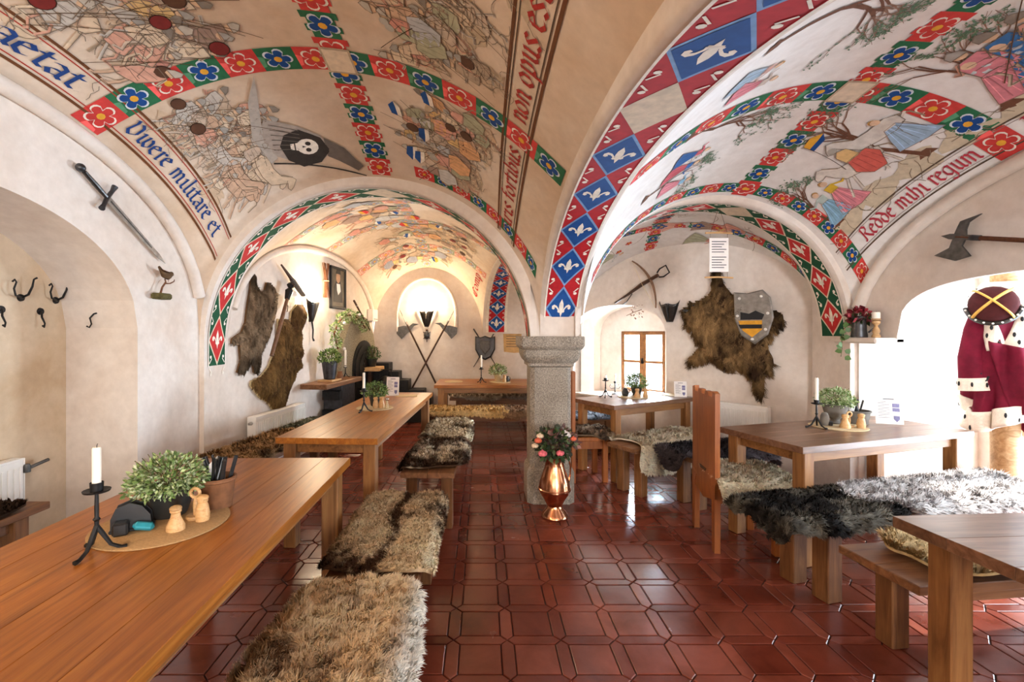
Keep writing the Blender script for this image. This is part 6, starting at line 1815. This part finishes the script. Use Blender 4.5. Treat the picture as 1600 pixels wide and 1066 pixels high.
for k in range(8): mb.box(-.11, .11 - (k % 3) * .03, .17 - k * .045, .178 - k * .045, .008, .0085)
mb.build('ink_lines', MAT['print_d'], t)
t = thing('leaning_pole', 'dark pole leaning on the back wall behind the rear table', 'pole'); MB().tube([(.70, 7.75, 0), (.93, 7.93, 1.05)], .016, 8).build('pole', MAT['dark_wood'], t); MB().sphere((.93, 7.93, 1.06), .022, 8, 6).build('knob', MAT['dark_wood'], t)
# second axe head high on the back wall
u, z = WBK.px(800, 505); t = WBK.th('wall_axe_head', 'dark crescent axe blade above the parchment', 'axe', u - .0, z, 0)
MB().prism([(-.10, .12), (-.02, .05), (0, -.02), (-.03, -.12), (.07, -.02), (.04, .08)], .01, .022).build('blade', MAT['dsteel'], t, smooth=False); MB().tube([(-.06, .14, .02), (.1, -.1, .02)], .012, 6).build('haft', MAT['dark_wood'], t)

# ---- right wall: crossbow, shield, sign, battle axe
M, L = seg_frame(WHW, (965, 474), (1036, 428), .06)
t = thing('crossbow', 'wooden crossbow hanging slanted above the small window', 'crossbow'); t.matrix_world = M
MB().tube([(0, 0, 0), (L * .3, .0, 0), (L * .62, .012, 0), (L * .95, .0, 0)], [.014, .02, .032, .026], 8, flat=.8).build('stock', MAT['dark_wood'], t)
bw = [(L * .80 - .10 * abs(q) ** 2, .34 * q, .01) for q in [k / 8 - 1 for k in range(17)]]
MB().tube(bw, [.008 + .010 * (1 - abs(k / 8 - 1)) for k in range(17)], 8).build('bow_arms', MAT['ash'], t)
MB().tube([bw[0], (L * .64, 0, .03), bw[-1]], .0025, 5).build('string', MAT['bone'], t)
MB().tube([(L * .95, -.03, 0), (L * 1.02, -.055, 0), (L * 1.14, -.05, 0), (L * 1.14, .05, 0), (L * 1.02, .055, 0), (L * .95, .03, 0)], .009, 6).build('stirrup', MAT['iron'], t)
MB().tube([(L * .38, -.02, .0), (L * .22, -.07, 0), (L * .12, -.075, 0)], .006, 6).build('trigger_lever', MAT['iron'], t)
u, z = WHW.px(1182, 497); t = WHW.th('tin_shield', 'grey metal shield with yellow and black crest on the boar hide', 'shield', u, z, .13)
shp_ = [(-.17, .27), (-.04, .25), (.10, .28), (.17, .20), (.20, .0), (.15, -.17), (.03, -.27), (-.10, -.18), (-.16, -.02)]
MB().prism(shp_, 0, .02, bev=.06).build('plate', MAT['shieldm'], t, smooth=False)
MB().prism([(-.12, -.03), (.10, -.03), (.10, -.12), (.01, -.20), (-.08, -.13)], .02, .024).build('yellow_field', MAT['yellow'], t, smooth=False)
MB().prism([(-.12, -.07), (.10, -.07), (.10, -.11), (-.10, -.11)], .024, .027).build('black_bar', MAT['blackp'], t, smooth=False)
MB().prism([(-.10, .06), (-.02, .04), (.04, .07), (.12, .03), (.10, -.02), (-.10, -.02)], .02, .025).build('black_crest', MAT['blackp'], t, smooth=False)
for (a, b_) in ((-.11, .2), (.09, .21), (.15, .04), (.13, -.12), (-.13, .02), (.01, -.22)): MB().sphere((a, b_, .022), .016, 8, 6).build('rivet', MAT['white_metal'], t)
# hanging sign
t = thing('hanging_sign', 'white paper notice hung on strings between two sticks below the arch', 'sign', (2.11, 4.12, 2.02))
MB().box(-.085, .085, -.002, .002, 0, .30).build('paper_sheet', MAT['paper'], t)
mb = MB()
for k in range(11):
    if k == 5: continue
    mb.box(-.065, .065 - (k % 3) * .02, -.0026, -.002, .265 - k * .023, .272 - k * .023)
mb.build('printed_lines', MAT['print_d'], t)
for zz, w_ in ((-.05, .125), (.345, .12)): MB().tube([(-w_, 0, zz), (0, .002, zz + .004), (w_, 0, zz - .003)], .008, 7).build('stick', MAT['pale_wood'], t)
mb = MB()
for sg in (-1, 1): mb.tube([(sg * .075, 0, -.05), (sg * .075, 0, .01)], .0015, 4); mb.tube([(sg * .075, 0, .29), (sg * .075, 0, .345), (0, 0, .585)], .0015, 4)
mb.build('string', MAT['rust'], t)
# dried sprig above window
u, z = WHW.px(998, 488); t = WHW.th('dried_sprig', 'dried reddish sprig fixed over the window arch', 'sprig', u, z, .02)
MB().tube([(-.16, -.04, 0), (-.05, .0, .01), (.06, .03, .01)], .004, 5).build('stem', MAT['bark'], t); foliage(t, .0, .02, .0, .11, .05, 45, ('#7a4438', '#8d5c46', '#5d382c'), .03, 77, 'leaves')
# battle axe right
M, L = seg_frame(WR, (1484, 369), (1640, 377), .05)
t = thing('wall_battle_axe', 'big double-bladed battle axe on the wall above the garden door', 'axe'); t.matrix_world = M
MB().tube([(.10, 0, 0), (L, 0, 0)], .014, 8).build('shaft', MAT['rust'], t)
MB().prism([(0, 0), (.06, .018), (.20, .016), (.20, -.016), (.06, -.018)], -.012, .012).build('spike', MAT['dsteel'], t, smooth=False)
MB().prism([(.08, .012), (.09, .06), (.10, .10), (.22, .15), (.155, .095), (.15, .05), (.16, .012)], -.006, .006).build('upper_blade', MAT['dsteel'], t, smooth=False)
MB().prism([(.16, -.012), (.15, -.055), (.22, -.115), (.13, -.155), (-.02, -.135), (.07, -.075), (.08, -.012)], -.006, .006).build('lower_blade', MAT['dsteel'], t, smooth=False)
MB().tube([(.19, 0, 0), (.25, 0, 0)], .018, 8).build('ferrule', MAT['pewter'], t)
# ledge things
t = thing('pewter_jug', 'dark pewter jug with handle on the plaster ledge', 'jug', (3.095, 3.80, 1.441))
MB().lathe([(.055, 0), (.057, .01), (.05, .06), (.047, .14), (.052, .17), (.054, .175)], 20).build('body', MAT['pewter'], t)
MB().tube([(.045, -.02, .15), (.085, -.05, .145), (.09, -.055, .09), (.05, -.03, .04)], .007, 7).build('handle', MAT['pewter'], t)
t = thing('red_bouquet', 'dark red blossoms standing in the pewter jug', 'flowers', (3.095, 3.80, 1.60))
foliage(t, 0, 0, .02, .075, .045, 90, ('#7c1f2c', '#9b2f3a', '#5a1a24', '#b5505a'), .05, 91, 'petals', flat=.9); foliage(t, 0, 0, .0, .07, .03, 40, ('#3c5228', '#2f4522'), .05, 92, 'leaves')
t = thing('ivy_trail', 'trailing green ivy hanging down at the left end of the ledge', 'ivy', (3.05, 3.86, 1.44))
vine = [(.0, .0, .10), (-.03, .0, .08), (-.045, .01, .0), (-.04, .01, -.08), (-.05, .01, -.16)]
MB().tube(vine, .003, 5).build('vine', MAT['moss'], t)
R2 = random.Random(9); lf = MB(); lf.prism([(0, 0), (.022, .012), (.018, .03), (0, .05), (-.018, .03), (-.022, .012)], 0, .001); lme = lf.mesh('leaf', solid('ivy_leaf', lin('#4d6a35'), .5, 0, .4, .25, 60), False)
for k in range(13):
    q = k / 12 * 3.99; i = int(q); f_ = q - i; p = Vector(vine[i]).lerp(Vector(vine[i + 1]), f_)
    inst('leaf', lme, t, (p.x + R2.uniform(-.02, .02), p.y - .02 + R2.uniform(-.02, .01), p.z), (PI / 2 + R2.uniform(-.5, .5), R2.uniform(-2.2, 2.2), R2.uniform(-.6, .2)))
t = thing('wooden_candle_holder', 'turned orange wooden candle holder on the ledge', 'candlestick', (3.11, 3.655, 1.441))
MB().lathe([(.028, 0), (.03, .012), (.02, .03), (.026, .05), (.022, .065), (.012, .085), (.011, .095), (.027, .115), (.027, .13)], 18).build('turned_body', MAT['log'], t)
MB().lathe([(.012, .128), (.031, .14), (.031, .148), (.02, .15)], 18).build('cup', MAT['log'], t)
c = thing('pillar_candle', 'short white pillar candle on the wooden holder', 'candle', (3.11, 3.655, 1.592)); MB().lathe([(.026, 0), (.027, .04), (.024, .05), (.002, .046)], 16).build('wax_body', MAT['wax'], c); MB().tube([(0, 0, .045), (.001, 0, .06)], .0012, 5).build('wick', MAT['blackp'], c)

# ---- king's robe on a log post in the door niche
t = thing('log_post', 'pale peeled log post carrying the royal robe', 'post', (4.13, 3.66, 0))
MB().lathe([(.085, 0), (.082, .5), (.088, 1.0), (.08, 1.6), (.083, 1.96)], 18).build('log', MAT['log'], t); MB().box(-.16, .16, -.16, .16, 0, .04, .01).build('foot', MAT['log'], t)
rb = thing('royal_robe', 'crimson velvet royal robe with ermine trim draped on the log post', 'robe', (4.13, 3.66, 0), r_(-38))
def rr(th, h):
    """h 0 top .. 1 hem"""
    base = .105 + .065 * min(1, h * 2.4) ** .7 + .035 * h
    f_ = .036 * math.sin(6 * th + 5.0 * h) * (0.2 + h) + .026 * math.sin(11 * th - 4 * h) * h + .02 * math.sin(2 * th + 5 * h)
    return base + f_
ROBE_T, ROBE_B = 1.74, .80
def robe_pt(a, b_, z0=ROBE_T, z1=ROBE_B, add=0.0):
    th = PI * 1.5 + (a - .5) * 2 * PI * .94
    h = (ROBE_T - (z0 + (z1 - z0) * b_)) / (ROBE_T - ROBE_B)
    r = rr(th, max(0, h)) + add
    z = z0 + (z1 - z0) * b_ - (.10 * math.sin(th * 2 + .6) + .07 * math.sin(th + 2)) * max(0, h) ** 2
    return (r * math.cos(th), r * math.sin(th) * .8, z)
mb = MB(); mb.grid(lambda a, b_: robe_pt(a, b_), 72, 30); o = mb.build('velvet_body', MAT['velvet'], rb, angle=180); so = o.modifiers.new('cloth', 'SOLIDIFY'); so.thickness = .008
mb = MB(); mb.grid(lambda a, b_: robe_pt(a, b_, .90, .76, .012), 72, 5); o = mb.build('ermine_hem', MAT['ermine'], rb, angle=180); so = o.modifiers.new('fur', 'SOLIDIFY'); so.thickness = .02
mb = MB()
def collar(a, b_):
    th = PI * 1.5 + (a - .5) * 2 * PI * .80
    open_ = abs(a - .5) * 2
    r = .095 + .085 * b_; z = 1.87 - b_ * (.13 + .05 * (1 - open_))
    return (r * math.cos(th) * 1.15, r * math.sin(th) * .85, z)
mb.grid(collar, 48, 8); o = mb.build('ermine_collar', MAT['ermine'], rb, angle=180); so = o.modifiers.new('fur', 'SOLIDIFY'); so.thickness = .02
def lapel(sg):
    def fn(a, b_):
        h = a * .42
        aa = .5 + sg * (.20 - .17 * a ** .8) + (b_ - .5) * (.13 - .03 * a) - .03 * a
        return robe_pt(aa, h, add=.016)
    mb = MB(); mb.grid(fn, 18, 6); o = mb.build('ermine_lapel', MAT['ermine'], rb, angle=180); so = o.modifiers.new('fur', 'SOLIDIFY'); so.thickness = .016
    for k in range(6): MB().sphere(Vector(fn((k + .6) / 6.5, .3 + .4 * (k % 2))), .011, 6, 4, sq=(.9, .9, 1.9)).build('ermine_tail', MAT['blackp'], o)
for sg in (-1, 1): lapel(sg)
def wrap(a, b_):
    """front panel swept diagonally across the body"""
    aa = .40 + .22 * b_ + .10 * a; h = .34 + .62 * a + .10 * b_
    p = Vector(robe_pt(aa, min(1, h), add=.022 + .02 * math.sin(b_ * PI) + .012 * math.sin(b_ * 14 + a * 5)))
    return p
mb = MB(); mb.grid(wrap, 24, 24); o = mb.build('front_fold', MAT['velvet'], rb, angle=180); so = o.modifiers.new('cloth', 'SOLIDIFY'); so.thickness = .008
mb = MB()
for k in range(22):
    a = (k + .5) / 22; p = robe_pt(a, .4 + .4 * (k % 2), .90, .76, .036); mb.sphere(p, .012, 6, 4, sq=(.7, .7, 1.8))
for k in range(20):
    a = (k + .5) / 20; p = Vector(collar(a, .35 + .4 * (k % 2))); q = Vector((p.x, p.y, 0)).normalized() * .014; mb.sphere(p + q, .012, 6, 4, sq=(.7, .7, 1.8))
mb.build('ermine_tails', MAT['blackp'], rb)
def sleeve(sg, tx, ty, tz, nm):
    pts = [(sg * .13, -.03, 1.66), (sg * .17, -.05, 1.50), (sg * .20, -.07, 1.28), (sg * (.20 + tx), -.09 + ty, 1.02 + tz)]
    o = MB().tube(pts, [.06, .068, .075, .09], 16, cap=False, flat=.75).build(nm, MAT['velvet'], rb, angle=180)
    e = Vector(pts[-1]); d = (e - Vector(pts[-2])).normalized()
    MB().tube([e - d * .05, e + d * .05], [.094, .10], 16, flat=.78).build('ermine_cuff', MAT['ermine'], o, angle=60)
    mb = MB()
    for k in range(7):
        a = 2 * PI * k / 7; mb.sphere(e + Vector((.10 * math.cos(a), .08 * math.sin(a), 0)), .011, 6, 4, sq=(.7, .7, 1.8))
    mb.build('ermine_tails', MAT['blackp'], o)
sleeve(1, .06, .0, 0, 'sleeve'); sleeve(-1, -.02, .02, .05, 'sleeve')
for (a0, b0) in ((.36, .62), (.62, .66), (.5, .42)):
    pts = [robe_pt(a0 + .035 * math.cos(q) * (1 - q / 9), b0 + .06 * math.sin(q) * (1 - q / 9), add=.012) for q in [k * .55 for k in range(11)]]; MB().tube(pts, .008, 6).build('embroidered_scroll', MAT['blackp'], rb)
cp = thing('velvet_crown_hat', 'maroon velvet cap with gold braid cross hung over the robe', 'hat'); 
cd = Vector((-.75, -.66, 0)); cx_ = Vector((.66, -.75, 0))
cp.matrix_world = frame(Vector((4.13, 3.66, 1.70)) + cd * .17 - cx_ * .06, cx_, (Z3 * .92 + cd * -.3).normalized(), (cd * .92 + Z3 * .3).normalized())
MB().sphere((0, 0, 0), .14, 20, 12, sq=(1.0, 1.05, .55)).build('velvet_dome', MAT['cap_velvet'], cp)
for sg in (-1, 1):
    MB().tube([(.15 * math.sin(q) * .72, sg * .15 * math.sin(q) * .75, .086 * math.cos(q) + .003) for q in [k * .19 - 1.5 for k in range(17)]], .011, 6, flat=.6).build('gold_braid', MAT['gold'], cp)
MB().tube([(.15 * math.cos(q), .155 * math.sin(q), -.005) for q in [PI * 1.05 + k * PI * .9 / 14 for k in range(15)]], .018, 8).build('studded_band', MAT['leather'], cp)
mb = MB()
for k in range(9):
    q = PI * 1.1 + k * PI * .8 / 8; mb.sphere((.155 * math.cos(q), .162 * math.sin(q), .014), .008, 6, 5)
mb.build('pearls', MAT['white_metal'], cp)

# ---- copper jug with flowers before the pillar
jx, jy = .59, 3.74
t = thing('copper_jug', 'tall polished copper jug standing before the pillar', 'jug', (jx, jy, 0))
MB().lathe([(.10, 0), (.108, .008), (.10, .03), (.065, .07), (.06, .09), (.085, .14), (.118, .19), (.126, .215)], 32, cap=False).build('foot_bowl', MAT['copper'], t)
MB().lathe([(.126, .21), (.131, .217), (.131, .228), (.126, .234)], 32, cap=False).build('raised_band', MAT['copper'], t)
MB().lathe([(.126, .23), (.12, .28), (.10, .34), (.078, .40), (.072, .44), (.08, .475), (.088, .482), (.078, .474), (.066, .44), (.06, .30), (.002, .28)], 32, cap=False).build('neck', MAT['copper'], t)
MB().tube([(.082, 0, .47), (.115, 0, .46), (.13, 0, .40), (.125, 0, .33), (.115, 0, .28)], [.008, .007, .007, .007, .01], 8).build('handle', MAT['copper'], t)
g = thing('bouquet_greenery', 'dark green leaves and dusky blossoms filling the copper jug', 'bouquet', (jx, jy, .46))
stems(g, 0, 0, -.1, .16, .13, 16, 6)
foliage(g, .0, .0, .12, .15, .12, 420, ('#2f3f24', '#46592f', '#5d6b44', '#3a3a2c', '#25331d'), .055, 41, 'leaves', flat=.55)
foliage(g, .05, .02, .16, .15, .09, 260, ('#6d4a44', '#8a6258', '#54403a', '#7c6a50'), .04, 42, 'dried_blossoms', flat=.7)
def rose(label, dx, dy, z, r, m, tilt=0):
    t = thing('rose', label, 'flower', (jx + dx, jy + dy, z))
    mb = MB()
    for k in range(5):
        a = k * 1.257; mb.sphere((r * .42 * math.cos(a), r * .42 * math.sin(a), -.1 * r), r * .62, 10, 7, sq=(1, 1, .9))
    mb.build('outer_petals', MAT[m], t)
    mb = MB()
    for k in range(3): mb.tube([(r * (.12 + .12 * k) * math.cos(q), r * (.12 + .12 * k) * math.sin(q), r * (.62 - .07 * k)) for q in [j * .5 + k for j in range(9)]], r * .10, 5)
    mb.build('inner_petals', MAT[m], t)
    MB().tube([(0, 0, -.3 * r), (-dx * .5, -dy * .5, (.44 - z) * .5), (-dx * .85, -dy * .85, .44 - z)], .0025, 5).build('stem', MAT['moss'], t)
rose('coral rose at the upper left of the copper jug bouquet', -.145, -.10, .635, .030, 'orangefl')
rose('cream rose above the coral one in the copper jug bouquet', -.125, -.07, .665, .030, 'creamfl')
rose('cream rose at the far left of the copper jug bouquet', -.165, -.06, .585, .028, 'creamfl')
rose('large pink rose at the lower left of the copper jug bouquet', -.115, -.14, .545, .036, 'pinkfl')
rose('pink rose in the middle of the copper jug bouquet', .02, -.15, .55, .032, 'pinkfl')
rose('small coral rose at the right of the copper jug bouquet', .14, -.06, .64, .026, 'orangefl')
rose('white hydrangea head in the copper jug bouquet', .08, -.03, .665, .048, 'whitefl')
rose('dusky brown rose head at the top of the copper jug bouquet', -.01, -.02, .68, .046, 'duskfl')
# iron candelabrum and sofa-like things in the window recess
q = PH(.62, 0, -.22)
t = thing('window_candelabrum', 'black scrolled iron candle stand on the window sill', 'candle stand', (q.x, q.y, .637))
MB().lathe([(.05, 0), (.052, .008), (.008, .02), (.007, .16)], 14).build('stand', MAT['iron'], t)
mb = MB()
for sg in (-1, 1): mb.tube([(0, 0, .09), (sg * .05, 0, .08), (sg * .075, 0, .11), (sg * .06, 0, .14), (sg * .04, 0, .125)], .005, 6)
mb.build('scroll_arms', MAT['iron'], t); MB().lathe([(.018, .155), (.02, .18), (.012, .18)], 12).build('socket', MAT['iron'], t)
c = thing('sill_candle', 'white candle on the scrolled stand in the window', 'candle', (q.x, q.y, .815)); MB().lathe([(.012, 0), (.012, .10), (.003, .104)], 12).build('wax_body', MAT['wax'], c); MB().tube([(0, 0, .10), (.001, 0, .114)], .001, 4).build('wick', MAT['blackp'], c)
